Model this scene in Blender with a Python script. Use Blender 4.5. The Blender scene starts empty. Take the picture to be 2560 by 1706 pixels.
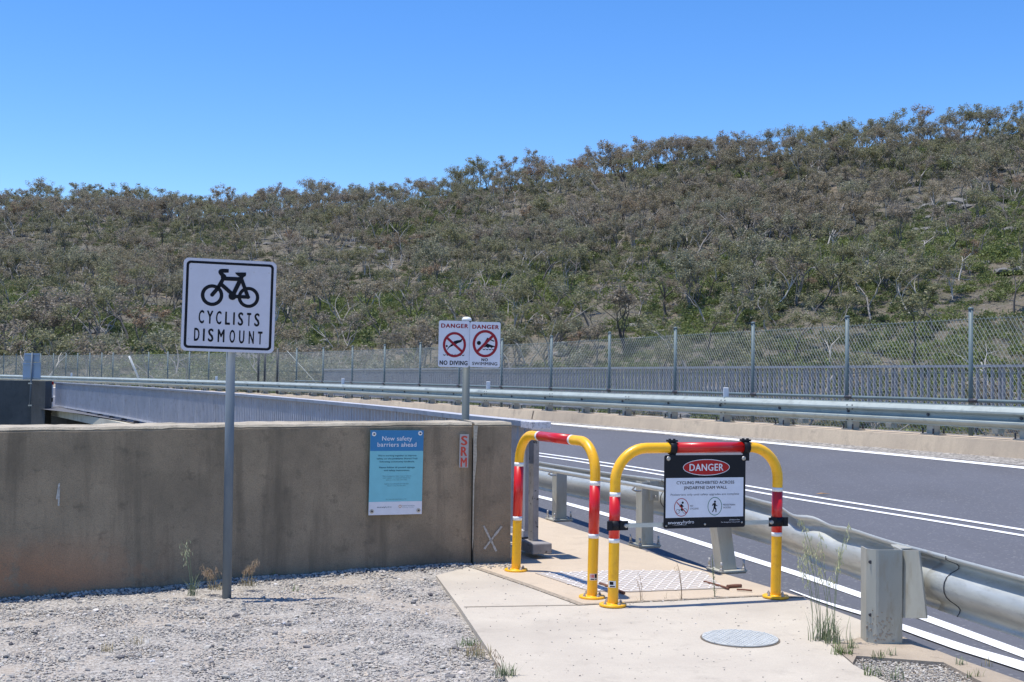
import bpy, math, random
import numpy as np
from mathutils import Vector, Matrix, noise as mnoise

random.seed(7)
RNG = np.random.default_rng(11)
S = bpy.context.scene
COL = S.collection

# ------------------------------------------------------------------ camera
FPX = 3000.0                       # focal length measured in photo pixels (photo is 2560 wide)
CAMZ = 1.5
PITCH = math.atan(78/FPX)
ROLL = 0.0105
_F = Vector((0, math.cos(PITCH), math.sin(PITCH)))
_U0 = Vector((0, -math.sin(PITCH), math.cos(PITCH)))
_R0 = Vector((1, 0, 0))
_R = _R0*math.cos(ROLL) + _U0*math.sin(ROLL)
_U = -_R0*math.sin(ROLL) + _U0*math.cos(ROLL)
CAM = Vector((0, 0, CAMZ))

def ray(px, py):
    return _F + _R*((px-1280)/FPX) - _U*((py-853)/FPX)
def PZ(px, py, z=0.0):             # survey: point at height z seen at photo pixel
    d = ray(px, py); t = (z-CAMZ)/d.z
    return CAM + d*t
def PD(px, py, dist):              # survey: point at distance dist along +Y
    d = ray(px, py); return CAM + d*(dist/d.y)
def proj(p):
    v = Vector(p)-CAM; f = v.dot(_F)
    return 1280+FPX*v.dot(_R)/f, 853-FPX*v.dot(_U)/f

cd = bpy.data.cameras.new("camera")
cam = bpy.data.objects.new("camera", cd); COL.objects.link(cam)
cam.matrix_world = Matrix(((_R.x, _U.x, -_F.x, 0), (_R.y, _U.y, -_F.y, 0), (_R.z, _U.z, -_F.z, CAMZ), (0, 0, 0, 1)))
cd.sensor_width = 36; cd.lens = 36*FPX/2560; cd.clip_start = 0.1; cd.clip_end = 5000
S.camera = cam
S.render.resolution_x = 1024; S.render.resolution_y = 682

# ------------------------------------------------------------------ world, sun
SUN_EL = math.radians(77)
to_sun = Vector((-math.cos(SUN_EL), 0.022, math.sin(SUN_EL))).normalized()
W = bpy.data.worlds.new("World"); S.world = W; W.use_nodes = True
nt = W.node_tree; nt.nodes.clear()
out = nt.nodes.new('ShaderNodeOutputWorld'); bg = nt.nodes.new('ShaderNodeBackground')
sky = nt.nodes.new('ShaderNodeTexSky'); sky.sky_type = 'NISHITA'; sky.sun_disc = False
sky.sun_elevation = SUN_EL; sky.sun_rotation = math.radians(270)
sky.altitude = 900; sky.air_density = 1.0; sky.dust_density = 0.3; sky.ozone_density = 4.0
hs = nt.nodes.new('ShaderNodeHueSaturation'); hs.inputs['Saturation'].default_value = 1.28; hs.inputs['Hue'].default_value = 0.508; hs.inputs['Value'].default_value = 1.08
nt.links.new(sky.outputs[0], hs.inputs['Color']); nt.links.new(hs.outputs[0], bg.inputs[0]); nt.links.new(bg.outputs[0], out.inputs[0])
bg.inputs[1].default_value = 0.15
sl = bpy.data.lights.new("sun", 'SUN'); sl.energy = 4.3; sl.angle = math.radians(0.53); sl.color = (1, 0.955, 0.88)
so = bpy.data.objects.new("sun", sl); COL.objects.link(so)
so.rotation_euler = to_sun.to_track_quat('Z', 'Y').to_euler(); so.location = (0, 0, 50)
S.view_settings.view_transform = 'Standard'; S.view_settings.look = 'None'
S.view_settings.exposure = 0.35; S.view_settings.gamma = 1.0

# ------------------------------------------------------------------ helpers
def tag(o, label=None, cat=None, group=None, kind=None):
    if label: o['label'] = label
    if cat: o['category'] = cat
    if group: o['group'] = group
    if kind: o['kind'] = kind
    return o
def empty(name, loc, rz=0.0):
    o = bpy.data.objects.new(name, None); COL.objects.link(o)
    o.location = loc; o.rotation_euler = (0, 0, rz); o.empty_display_size = 0.1
    return o
_inv = {}
class MB:
    """collects verts / faces and links them as one mesh object"""
    def __init__(s): s.v = []; s.f = []; s.sm = []
    def add(s, vs, fs, smooth=False):
        b = len(s.v); s.v += [tuple(v) for v in vs]
        for f in fs: s.f.append(tuple(i+b for i in f)); s.sm.append(smooth)
        return s
    def box(s, c, size, rot=None, taper=1.0):
        hx, hy, hz = size[0]/2, size[1]/2, size[2]/2
        vs = []
        for z in (-1, 1):
            k = taper if z > 0 else 1
            for x, y in ((-1, -1), (1, -1), (1, 1), (-1, 1)):
                p = Vector((x*hx*k, y*hy*k, z*hz))
                if rot is not None: p = rot @ p
                vs.append(p+Vector(c))
        return s.add(vs, [(3, 2, 1, 0), (4, 5, 6, 7), (0, 1, 5, 4), (1, 2, 6, 5), (2, 3, 7, 6), (3, 0, 4, 7)])
    def tube(s, pts, r, n=10, caps=True, smooth=True):
        pts = [Vector(p) for p in pts]; rr = r if hasattr(r, '__len__') else [r]*len(pts)
        t0 = (pts[1]-pts[0]).normalized()
        a = t0.orthogonal().normalized(); vs = []; fs = []
        for i, p in enumerate(pts):
            if i == 0: t = t0
            elif i == len(pts)-1: t = (pts[i]-pts[i-1]).normalized()
            else: t = ((pts[i+1]-pts[i]).normalized()+(pts[i]-pts[i-1]).normalized())
            if t.length < 1e-6: t = t0
            t.normalize(); a = (a-t*a.dot(t)).normalized(); b = t.cross(a)
            for k in range(n):
                an = 2*math.pi*k/n; vs.append(p+(a*math.cos(an)+b*math.sin(an))*rr[i])
        for i in range(len(pts)-1):
            for k in range(n):
                k2 = (k+1) % n; fs.append((i*n+k, i*n+k2, (i+1)*n+k2, (i+1)*n+k))
        s.add(vs, fs, smooth)
        if caps:
            m = len(pts)-1
            s.add(vs[:n], [tuple(range(n))[::-1]]); s.add(vs[m*n:], [tuple(range(n))])
        return s
    def cyl(s, c, r, h, n=20, r2=None):
        return s.tube([Vector(c), Vector(c)+Vector((0, 0, h))], [r, r if r2 is None else r2], n)
    def prism(s, poly, z0, z1):       # horizontal polygon (CCW) extruded in z
        n = len(poly); vs = [(p[0], p[1], z0) for p in poly]+[(p[0], p[1], z1) for p in poly]
        fs = [tuple(range(n))[::-1], tuple(range(n, 2*n))]+[(i, (i+1) % n, n+(i+1) % n, n+i) for i in range(n)]
        return s.add(vs, fs)
    def sweep(s, path, prof, closed=True, smooth=False, zf=None):
        """path: list of (x,y,z); prof: list of (offset to the right of travel, height)"""
        P = [Vector(p) for p in path]; n = len(prof); vs = []; fs = []
        for i, p in enumerate(P):
            t = (P[min(i+1, len(P)-1)]-P[max(i-1, 0)]); t.z = 0; t.normalize()
            r = Vector((t.y, -t.x, 0))
            for o, z in prof: vs.append(p+r*o+Vector((0, 0, z)))
        for i in range(len(P)-1):
            for k in range(n if closed else n-1):
                k2 = (k+1) % n; fs.append((i*n+k, i*n+k2, (i+1)*n+k2, (i+1)*n+k))
        s.add(vs, fs, smooth)
        if closed:
            m = len(P)-1; s.add(vs[:n], [tuple(range(n))]); s.add(vs[m*n:], [tuple(range(n))[::-1]])
        return s
    def build(s, name, mat, parent=None, fix=True):
        me = bpy.data.meshes.new(name); me.from_pydata(s.v, [], s.f); me.update()
        me.polygons.foreach_set('use_smooth', s.sm)
        if fix:
            import bmesh
            bm = bmesh.new(); bm.from_mesh(me); bmesh.ops.remove_doubles(bm, verts=bm.verts, dist=1e-6)
            bmesh.ops.recalc_face_normals(bm, faces=bm.faces); bm.to_mesh(me); bm.free()
        o = bpy.data.objects.new(name, me); COL.objects.link(o)
        if mat: me.materials.append(mat)
        if parent is not None: o.parent = parent
        return o
def bevel(o, w=0.006, seg=2, ang=40):
    m = o.modifiers.new('bevel', 'BEVEL'); m.width = w; m.segments = seg; m.limit_method = 'ANGLE'; m.angle_limit = math.radians(ang)
    return o
def np_mesh(name, V, F, mat, parent=None, tint=None, smooth=False):
    """big mesh from numpy arrays; F is (n,3) or (n,4)"""
    me = bpy.data.meshes.new(name); k = F.shape[1]
    me.vertices.add(len(V)); me.vertices.foreach_set('co', V.astype(np.float32).ravel())
    me.loops.add(F.size); me.loops.foreach_set('vertex_index', F.astype(np.int32).ravel())
    me.polygons.add(len(F)); me.polygons.foreach_set('loop_start', np.arange(0, F.size, k, dtype=np.int32))
    me.polygons.foreach_set('use_smooth', np.full(len(F), smooth))
    me.update(calc_edges=True)
    if tint is not None:
        a = me.attributes.new('tint', 'FLOAT', 'POINT'); a.data.foreach_set('value', tint.astype(np.float32))
    o = bpy.data.objects.new(name, me); COL.objects.link(o)
    if mat: me.materials.append(mat)
    if parent is not None: o.parent = parent
    return o
def catmull(pts, step):
    P = [Vector(p) for p in pts]; out = []
    for i in range(len(P)-1):
        p0, p1, p2, p3 = P[max(i-1, 0)], P[i], P[i+1], P[min(i+2, len(P)-1)]
        n = max(1, int((p2-p1).length/step))
        for k in range(n):
            t = k/n
            out.append(0.5*((2*p1)+(p2-p0)*t+(2*p0-5*p1+4*p2-p3)*t*t+(-p0+3*p1-3*p2+p3)*t**3))
    out.append(P[-1]); return out
class Path:
    def __init__(s, pts, step=0.5):
        s.p = catmull(pts, step); s.s = [0]
        for a, b in zip(s.p, s.p[1:]): s.s.append(s.s[-1]+(b-a).length)
        s.L = s.s[-1]; s.arr = np.array(s.s); s.P = np.array([tuple(q) for q in s.p])
    def at(s, d):
        return Vector([float(np.interp(d, s.arr, s.P[:, k])) for k in range(3)])
    def dir(s, d):
        t = s.at(min(d+0.3, s.L))-s.at(max(d-0.3, 0)); t.z = 0; return t.normalized()
    def off(s, d, o, z=0):            # point at offset o to the right of travel
        t = s.dir(d); return s.at(d)+Vector((t.y, -t.x, 0))*o+Vector((0, 0, z))
    def at_y(s, y): return float(np.interp(y, s.P[:, 1], s.arr))
    def at_px(s, px):
        X = np.array([proj(q)[0] for q in s.p]); i = np.argsort(X)
        return float(np.interp(px, X[i], s.arr[i]))

# ------------------------------------------------------------------ materials
def new_mat(name):
    m = bpy.data.materials.new(name); m.use_nodes = True
    nt = m.node_tree; b = nt.nodes['Principled BSDF']; return m, nt, b
def N(nt, typ, **kw):
    n = nt.nodes.new(typ)
    for k, v in kw.items():
        if k in n.inputs: n.inputs[k].default_value = v
        else: setattr(n, k, v)
    return n
def ramp(nt, fac, stops):
    r = nt.nodes.new('ShaderNodeValToRGB'); e = r.color_ramp.elements
    while len(e) < len(stops): e.new(0.5)
    for i, (p, c) in enumerate(stops):
        e[i].position = p; e[i].color = (*c, 1) if hasattr(c, '__len__') else (c, c, c, 1)
    nt.links.new(fac, r.inputs[0]); return r.outputs[0]
def mix(nt, fac, a, b, mode='MIX'):
    m = nt.nodes.new('ShaderNodeMix'); m.data_type = 'RGBA'; m.blend_type = mode
    for sock, v in ((m.inputs[0], fac), (m.inputs[6], a), (m.inputs[7], b)):
        if hasattr(v, 'links') or hasattr(v, 'is_linked'): nt.links.new(v, sock)
        else: sock.default_value = v if not hasattr(v, '__len__') else (*v, 1)
    return m.outputs[2]
def coords(nt, scale=(1, 1, 1), loc=(0, 0, 0), obj=True):
    t = nt.nodes.new('ShaderNodeTexCoord'); mp = nt.nodes.new('ShaderNodeMapping')
    mp.inputs['Scale'].default_value = scale; mp.inputs['Location'].default_value = loc
    nt.links.new(t.outputs['Object'], mp.inputs[0]); return mp.outputs[0]
def noise(nt, vec, scale, detail=4, rough=0.6):
    n = N(nt, 'ShaderNodeTexNoise', Scale=scale, Detail=detail, Roughness=rough)
    nt.links.new(vec, n.inputs['Vector']); return n.outputs['Fac']
def voro(nt, vec, scale, out='Distance', feature='F1'):
    n = N(nt, 'ShaderNodeTexVoronoi', Scale=scale); n.feature = feature
    nt.links.new(vec, n.inputs['Vector']); return n.outputs[out]
def bump(nt, b, h, strength=0.3, dist=0.01):
    n = N(nt, 'ShaderNodeBump', Strength=strength, Distance=dist)
    nt.links.new(h, n.inputs['Height']); nt.links.new(n.outputs[0], b.inputs['Normal'])
def simple(name, col, rough=0.6, metal=0.0, var=0.12, scale=8, bmp=0.0, bscale=60, grime=None, coat=0.0, stretch=(1, 1, 1)):
    m, nt, b = new_mat(name); v = coords(nt, stretch)
    n = noise(nt, v, scale, 5)
    lo = tuple(c*(1-var) for c in col); hi = tuple(min(1, c*(1+var)) for c in col)
    c = ramp(nt, n, [(0.3, lo), (0.7, hi)])
    if grime:
        g = ramp(nt, noise(nt, v, scale*3.1, 6, 0.7), [(0.52, 0), (0.68, 1)]); c = mix(nt, g, c, grime)
    nt.links.new(c, b.inputs['Base Color']); b.inputs['Roughness'].default_value = rough; b.inputs['Metallic'].default_value = metal
    b.inputs['Coat Weight'].default_value = coat
    if bmp: bump(nt, b, noise(nt, v, bscale, 4), bmp, 0.01)
    return m
def print_mat(name, col, rough=0.45):
    m, nt, b = new_mat(name); b.inputs['Base Color'].default_value = (*col, 1); b.inputs['Roughness'].default_value = rough+0.15; b.inputs['Specular IOR Level'].default_value = 0.2
    v = coords(nt); c = ramp(nt, noise(nt, v, 14, 5), [(0.35, tuple(x*0.94 for x in col)), (0.65, col)])
    nt.links.new(c, b.inputs['Base Color']); return m

M = {}
M['steel'] = simple('galvanised steel', (0.52, 0.535, 0.495), 0.42, 0.35, 0.12, 3, 0.05, 40, grime=(0.43, 0.44, 0.40), stretch=(1, 1, 4))
M['steel_far'] = simple('weathered guardrail steel', (0.36, 0.40, 0.37), 0.5, 0.1, 0.12, 2, grime=(0.28, 0.31, 0.28))
M['steel_post'] = simple('galvanised post', (0.40, 0.395, 0.34), 0.6, 0.2, 0.15, 5, 0.1, 60, grime=(0.36, 0.33, 0.26), stretch=(1, 1, .3))
M['pole_grey'] = simple('grey pipe', (0.105, 0.125, 0.125), 0.6, 0.1, 0.12, 6, stretch=(1, 1, .3))
M['pole'] = simple('painted pole', (0.145, 0.175, 0.20), 0.6, 0.1, 0.12, 6, grime=(0.18, 0.20, 0.21), stretch=(1, 1, .3))
M['fence'] = simple('fence post grey', (0.13, 0.175, 0.185), 0.6, 0.1, 0.12, 3)
M['wire'] = simple('galvanised wire', (0.42, 0.44, 0.40), 0.6, 0.0, 0.1, 3)
M['rail_paint'] = simple('old white railing paint', (0.48, 0.48, 0.51), 0.6, 0, 0.12, 2, 0.2, 50, grime=(0.36, 0.35, 0.36), stretch=(1, 1, .5))
def peeling():
    m, nt, b = new_mat('peeling railing paint'); v = coords(nt)
    n = noise(nt, v, 22, 6, 0.7); f = ramp(nt, n, [(0.60, 0), (0.63, 1)])
    base = ramp(nt, noise(nt, v, 5, 4), [(0.3, (0.36, 0.34, 0.33)), (0.7, (0.19, 0.175, 0.165))])
    nt.links.new(mix(nt, f, base, (0.05, 0.045, 0.045)), b.inputs['Base Color']); b.inputs['Roughness'].default_value = 0.7
    bump(nt, b, f, -0.4, 0.004); return m
M['peel'] = peeling()
M['yellow'] = simple('yellow enamel', (0.93, 0.48, 0.008), 0.36, 0, 0.04, 5, coat=0.15, grime=(0.78, 0.37, 0.012))
M['red'] = simple('red reflective tape', (0.60, 0.008, 0.006), 0.35, 0, 0.08, 9, coat=0.3)
M['white_tape'] = simple('white tape', (0.80, 0.80, 0.78), 0.4, 0, 0.05, 9)
M['bolt'] = simple('zinc bolt', (0.45, 0.43, 0.40), 0.4, 0.6, 0.2, 30)
M['dark_bolt'] = simple('dark bolt', (0.06, 0.06, 0.07), 0.5, 0.3, 0.2, 30)
M['black'] = print_mat('black powder coat', (0.014, 0.015, 0.02), 0.4)
M['ink'] = print_mat('black print', (0.008, 0.009, 0.014), 0.5)
M['sign_white'] = print_mat('white sign sheeting', (0.62, 0.61, 0.68), 0.4)
M['sign_white2'] = print_mat('white enamel sign', (0.70, 0.72, 0.80), 0.4)
M['sign_edge'] = print_mat('sign edge', (0.55, 0.53, 0.57), 0.5)
M['sign_red'] = print_mat('faded red print', (0.30, 0.022, 0.035), 0.5)
M['oval_red'] = print_mat('danger red', (0.42, 0.02, 0.02), 0.4)
M['ink_white'] = print_mat('white print', (0.74, 0.74, 0.78), 0.4)
M['grey_print'] = print_mat('grey print', (0.10, 0.10, 0.12), 0.5)
M['soft_print'] = print_mat('thin print', (0.09, 0.17, 0.19), 0.5)
M['green_print'] = print_mat('green print', (0.02, 0.16, 0.10), 0.5)
M['blue_panel'] = print_mat('poster blue', (0.05, 0.22, 0.44), 0.4)
M['poster'] = print_mat('poster aqua', (0.22, 0.55, 0.62), 0.4)
M['poster_dark'] = print_mat('poster navy text', (0.01, 0.05, 0.09), 0.5)
M['orange_print'] = print_mat('orange print', (0.55, 0.25, 0.03), 0.5)
M['srm_red'] = simple('cracked red letters', (0.55, 0.06, 0.035), 0.6, 0, 0.2, 60)
M['srm_back'] = simple('cracked sticker', (0.42, 0.40, 0.39), 0.7, 0, 0.1, 90, grime=(0.12, 0.1, 0.09))
M['sign_back'] = simple('unpainted sign back', (0.27, 0.35, 0.47), 0.4, 0.3, 0.08, 2)
M['chalk'] = simple('chalk', (0.42, 0.41, 0.38), 0.9, 0, 0.3, 80)
M['rust'] = simple('rusty steel', (0.16, 0.07, 0.045), 0.9, 0, 0.3, 40, 0.3, 80)
M['delineator'] = simple('white delineator', (0.62, 0.64, 0.66), 0.5, 0, 0.06, 10)

def concrete(name, base, alt, stain, spots=0.5, sc=1.0, bmp=0.25, pits=(0.05, 0.045, 0.04), streak=None, patch=None, f2a=0.16, sk=0.35):
    m, nt, b = new_mat(name); v = coords(nt)
    c = ramp(nt, noise(nt, v, 1.7*sc, 6, 0.62), [(0.32, alt), (0.68, base)])
    st = ramp(nt, noise(nt, v, 4.5*sc, 7, 0.72), [(0.55, 0), (0.74, 1)]); c = mix(nt, st, c, stain)
    if streak:
        vs = coords(nt, (2.2, 2.2, 0.2)); s2 = ramp(nt, noise(nt, vs, 2.2, 5, 0.65), [(0.48, 0), (0.66, sk)]); c = mix(nt, s2, c, streak)
    if patch:
        pc, ploc, psc = patch
        vp = coords(nt, (1, 1, 1)); 
        sep = nt.nodes.new('ShaderNodeSeparateXYZ'); nt.links.new(vp, sep.inputs[0])
        mx = N(nt, 'ShaderNodeMapRange'); mx.inputs['From Min'].default_value = ploc[0]; mx.inputs['From Max'].default_value = ploc[0]-0.9; nt.links.new(sep.outputs[0], mx.inputs[0])
        mz = N(nt, 'ShaderNodeMapRange'); mz.inputs['From Min'].default_value = 0.42; mz.inputs['From Max'].default_value = 0.10; nt.links.new(sep.outputs[2], mz.inputs[0])
        mm = N(nt, 'ShaderNodeMath', operation='MULTIPLY'); nt.links.new(mx.outputs[0], mm.inputs[0]); nt.links.new(mz.outputs[0], mm.inputs[1])
        m3 = N(nt, 'ShaderNodeMath', operation='MULTIPLY'); nt.links.new(mm.outputs[0], m3.inputs[0])
        nt.links.new(ramp(nt, noise(nt, v, 2.6, 6, 0.7), [(0.42, 0), (0.50, 1.4)]), m3.inputs[1])
        c = mix(nt, m3.outputs[0], c, pc)
    fine = noise(nt, v, 38*sc, 5, 0.75)
    c = mix(nt, ramp(nt, fine, [(0.35, 0.0), (0.7, 0.35)]), c, tuple(x*0.72 for x in base))
    f2 = noise(nt, v, 120*sc, 3, 0.8)
    c = mix(nt, ramp(nt, f2, [(0.42, f2a), (0.56, 0.0)]), c, tuple(x*0.5 for x in alt))
    c = mix(nt, ramp(nt, noise(nt, v, 0.55*sc, 4, 0.6), [(0.48, 0.0), (0.66, 0.55)]), c, stain)
    pit = ramp(nt, voro(nt, v, 26*sc), [(0.05, 1), (0.11, 0)])
    gate = ramp(nt, noise(nt, v, 7*sc, 3), [(0.5, 0), (0.62, spots)])
    mm = N(nt, 'ShaderNodeMath', operation='MULTIPLY'); nt.links.new(pit, mm.inputs[0]); nt.links.new(gate, mm.inputs[1])
    c = mix(nt, mm.outputs[0], c, pits)
    nt.links.new(c, b.inputs['Base Color']); b.inputs['Roughness'].default_value = 0.92
    bump(nt, b, fine, bmp, 0.006); return m
M['wall'] = concrete('weathered wall concrete', (0.43, 0.333, 0.222), (0.275, 0.218, 0.148), (0.13, 0.105, 0.074), 1.0, 1.8, 0.8, f2a=0.5, sk=0.68, streak=(0.10, 0.081, 0.058), patch=((0.50, 0.25, 0.13), (-2.3, 0, 0), 1))
M['wall_top'] = concrete('lichened wall top', (0.56, 0.49, 0.38), (0.38, 0.33, 0.25), (0.15, 0.13, 0.085), 1.0, 3.2, 1.0)
M['wall_dark'] = concrete('dark abutment concrete', (0.13, 0.13, 0.125), (0.085, 0.09, 0.09), (0.055, 0.06, 0.06), 0.4, 0.9, 0.3, streak=(0.06, 0.063, 0.065))
M['slab'] = concrete('pale footpath concrete', (0.56, 0.50, 0.405), (0.47, 0.415, 0.34), (0.37, 0.325, 0.265), 1.0, 1.0, 0.4, pits=(0.13, 0.12, 0.12))
M['slab2'] = concrete('buff footpath concrete', (0.57, 0.468, 0.345), (0.50, 0.41, 0.305), (0.41, 0.335, 0.25), 0.6, 0.9, 0.25, pits=(0.2, 0.16, 0.13))
M['mortar'] = concrete('rough kerb mortar', (0.47, 0.39, 0.30), (0.38, 0.315, 0.24), (0.27, 0.22, 0.17), 1.0, 2.2, 0.9, pits=(0.16, 0.13, 0.1))
M['kerb'] = concrete('buff kerb concrete', (0.64, 0.515, 0.36), (0.55, 0.44, 0.315), (0.30, 0.24, 0.185), 0.5, 0.5, 0.2, streak=(0.36, 0.285, 0.215), pits=(0.2, 0.17, 0.14))
M['deck'] = concrete('deck edge concrete', (0.62, 0.58, 0.47), (0.52, 0.49, 0.40), (0.24, 0.22, 0.18), 0.5, 0.6, 0.2)

def asphalt():
    m, nt, b = new_mat('asphalt'); v = coords(nt)
    big = ramp(nt, noise(nt, v, 0.35, 5, 0.6), [(0.3, (0.098, 0.101, 0.115)), (0.7, (0.118, 0.121, 0.138))])
    # wheel-worn bands running with the lanes
    c = mix(nt, ramp(nt, noise(nt, coords(nt, (1.6, .35, 1)), 0.9, 4), [(0.4, 0), (0.7, 0.5)]), big, (0.088, 0.088, 0.097))
    f1 = noise(nt, v, 60, 4, 0.8); c = mix(nt, ramp(nt, f1, [(0.45, 0), (0.70, 0.5)]), c, (0.055, 0.055, 0.062))
    sp = N(nt, 'ShaderNodeTexVoronoi', Scale=55); nt.links.new(v, sp.inputs['Vector'])
    sep = nt.nodes.new('ShaderNodeSeparateColor'); nt.links.new(sp.outputs['Color'], sep.inputs[0])
    c = mix(nt, ramp(nt, sep.outputs[0], [(0.93, 0), (0.96, 0.5)]), c, (0.22, 0.22, 0.22))
    nt.links.new(c, b.inputs['Base Color']); b.inputs['Roughness'].default_value = 0.85
    bump(nt, b, f1, 0.35, 0.006); return m
M['asphalt'] = asphalt()
def shoulder():
    m, nt, b = new_mat('gravelly shoulder'); v = coords(nt)
    sp = N(nt, 'ShaderNodeTexVoronoi', Scale=28); nt.links.new(v, sp.inputs['Vector'])
    sep = nt.nodes.new('ShaderNodeSeparateColor'); nt.links.new(sp.outputs['Color'], sep.inputs[0])
    c = ramp(nt, sep.outputs[0], [(0.0, (0.14, 0.13, 0.12)), (0.5, (0.25, 0.23, 0.205)), (1, (0.45, 0.42, 0.37))])
    nt.links.new(c, b.inputs['Base Color']); b.inputs['Roughness'].default_value = 0.95
    bump(nt, b, sep.outputs[1], 0.8, 0.02); return m
M['shoulder'] = shoulder()
def paint():
    m, nt, b = new_mat('road paint'); v = coords(nt)
    c = mix(nt, ramp(nt, noise(nt, v, 55, 5, 0.8), [(0.56, 0), (0.70, 0.55)]), (0.82, 0.82, 0.80), (0.42, 0.42, 0.43))
    nt.links.new(c, b.inputs['Base Color']); b.inputs['Roughness'].default_value = 0.6; return m
M['paint'] = paint()
def gravel_base():
    m, nt, b = new_mat('gravel bed'); v = coords(nt)
    sp = N(nt, 'ShaderNodeTexVoronoi', Scale=85); nt.links.new(v, sp.inputs['Vector'])
    sep = nt.nodes.new('ShaderNodeSeparateColor'); nt.links.new(sp.outputs['Color'], sep.inputs[0])
    c = ramp(nt, sep.outputs[0], [(0.0, (0.20, 0.18, 0.16)), (0.5, (0.36, 0.33, 0.29)), (1, (0.52, 0.49, 0.44))])
    c = mix(nt, ramp(nt, noise(nt, v, 1.2, 5), [(0.45, 0), (0.65, 0.6)]), c, (0.45, 0.38, 0.30))
    nt.links.new(c, b.inputs['Base Color']); b.inputs['Roughness'].default_value = 0.95
    bump(nt, b, sp.outputs['Distance'], 0.9, 0.01); return m
M['gravel_bed'] = gravel_base()
def tinted(name, stops, rough=0.85, nscale=0, spec=0.3, objrand=False, trans=0.0):
    m, nt, b = new_mat(name)
    if objrand:
        a = nt.nodes.new('ShaderNodeObjectInfo'); f = a.outputs['Random']
    else:
        a = nt.nodes.new('ShaderNodeAttribute'); a.attribute_name = 'tint'; f = a.outputs['Fac']
    c = ramp(nt, f, stops); nt.links.new(c, b.inputs['Base Color'])
    b.inputs['Roughness'].default_value = rough; b.inputs['Specular IOR Level'].default_value = spec
    return m
M['stones'] = tinted('gravel stones', [(0.0, (0.12, 0.11, 0.11)), (0.10, (0.25, 0.235, 0.225)), (0.45, (0.385, 0.357, 0.31)), (0.8, (0.48, 0.45, 0.395)), (0.93, (0.50, 0.42, 0.33)), (1.0, (0.62, 0.60, 0.58))])
# ------------------------------------------------------------------ curves of the place
# far guardrail: front line, height is that of the beam top
RAIL = Path([(13.9, 6.0, 1.08), (10.85, 11.5, 1.08), (7.5, 17.6, 1.075), (4.45, 23.1, 1.065), (0.2, 31.0, 1.045), (-4.2, 39.0, 1.03), (-9.4, 48.2, 1.01),
             (-16.6, 58.5, 1.0), (-24.6, 69.0, 0.99), (-36.2, 82.5, 0.99), (-50, 96, 0.99), (-66, 110, 0.99)], 0.5)
RP = RAIL.P
def rail_sd(x, y):
    """distance from the guardrail line, positive towards the camera"""
    d2 = (RP[:, 0]-x)**2+(RP[:, 1]-y)**2; i = int(np.argmin(d2)); j = min(max(i, 1), len(RP)-2)
    t = RP[j+1, :2]-RP[j-1, :2]; t /= np.hypot(*t)
    return (x-RP[j, 0])*(-t[1])*1.0+(y-RP[j, 1])*t[0]*1.0 if False else -((x-RP[j, 0])*t[1]-(y-RP[j, 1])*t[0])
def road_z(x, y):
    return 0.33-0.43*(rail_sd(x, y)-0.2)/8.3
def PR(px, py, up=0.0):            # survey point on the road surface
    z = 0.0
    for _ in range(12):
        p = PZ(px, py, z); z = road_z(p.x, p.y)
    p.z = z+up; return p
EDGE = Path([(4.3, -2, 0), (3.75, 1, 0), (3.1, 3.8, 0), (2.6, 5.75, 0), (2.38, 6.5, 0), (2.19, 7.3, 0), (1.95, 8.2, 0), (1.55, 9.2, 0), (0.95, 10.7, 0), (0.25, 12.6, 0),
             (-0.6, 15.2, 0), (-2.3, 20, 0), (-7.7, 30.3, 0), (-17.3, 47.5, 0), (-24.5, 58, 0), (-46, 86, 0)], 0.5)
NEAR = Path([(0.19, 9.85, 1.10), (-0.52, 11.6, 1.095), (-1.58, 14.5, 1.08), (-4.5, 21.4, 1.045), (-7.9, 28.7, 1.005), (-12.1, 37, 0.96), (-18.3, 48.2, 0.91)], 0.3)

# ------------------------------------------------------------------ terrain
rid_px = np.array([-1500, -600, 0, 110, 300, 530, 600, 800, 980, 1060, 1200, 1400, 1500, 1700, 1900, 2000, 2200, 2350, 2560, 3000, 4200])
rid_y = np.array([540, 520, 516, 512, 520, 536, 528, 510, 505, 490, 462, 436, 420, 384, 372, 362, 345, 322, 305, 270, 220.])
hor = 931+0.0105*(rid_px-1280)
rid_y = rid_y+np.interp(rid_px, [0, 1000, 1500, 2560], [8, 10, 16, 20])
rid_az = np.arctan((rid_px-1280)/FPX)
rid_e = (hor-rid_y)/FPX*np.cos(rid_az)
rid_R = np.interp(rid_px, [-1500, 0, 800, 1300, 1900, 2560, 4200], [460, 440, 420, 365, 335, 330, 320])
BASE_R = 128.0
def vnoise(x, y, seed=0):
    """smooth value noise on arrays, about -1..1"""
    xi = np.floor(x).astype(np.int64); yi = np.floor(y).astype(np.int64); fx = x-xi; fy = y-yi
    fx = fx*fx*(3-2*fx); fy = fy*fy*(3-2*fy)
    def h(a, b):
        n = (a*374761393+b*668265263+seed*974634777) & 0x7fffffff
        n = ((n ^ (n >> 13))*1274126177) & 0x7fffffff
        return ((n ^ (n >> 16)) & 0xffff)/32767.5-1
    return (h(xi, yi)*(1-fx)+h(xi+1, yi)*fx)*(1-fy)+(h(xi, yi+1)*(1-fx)+h(xi+1, yi+1)*fx)*fy
def fbm(x, y, seed=0, o=4):
    s = 0; a = 1; t = 0
    for k in range(o):
        s = s+a*vnoise(x*2**k, y*2**k, seed+k*17); t += a; a *= 0.5
    return s/t
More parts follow.
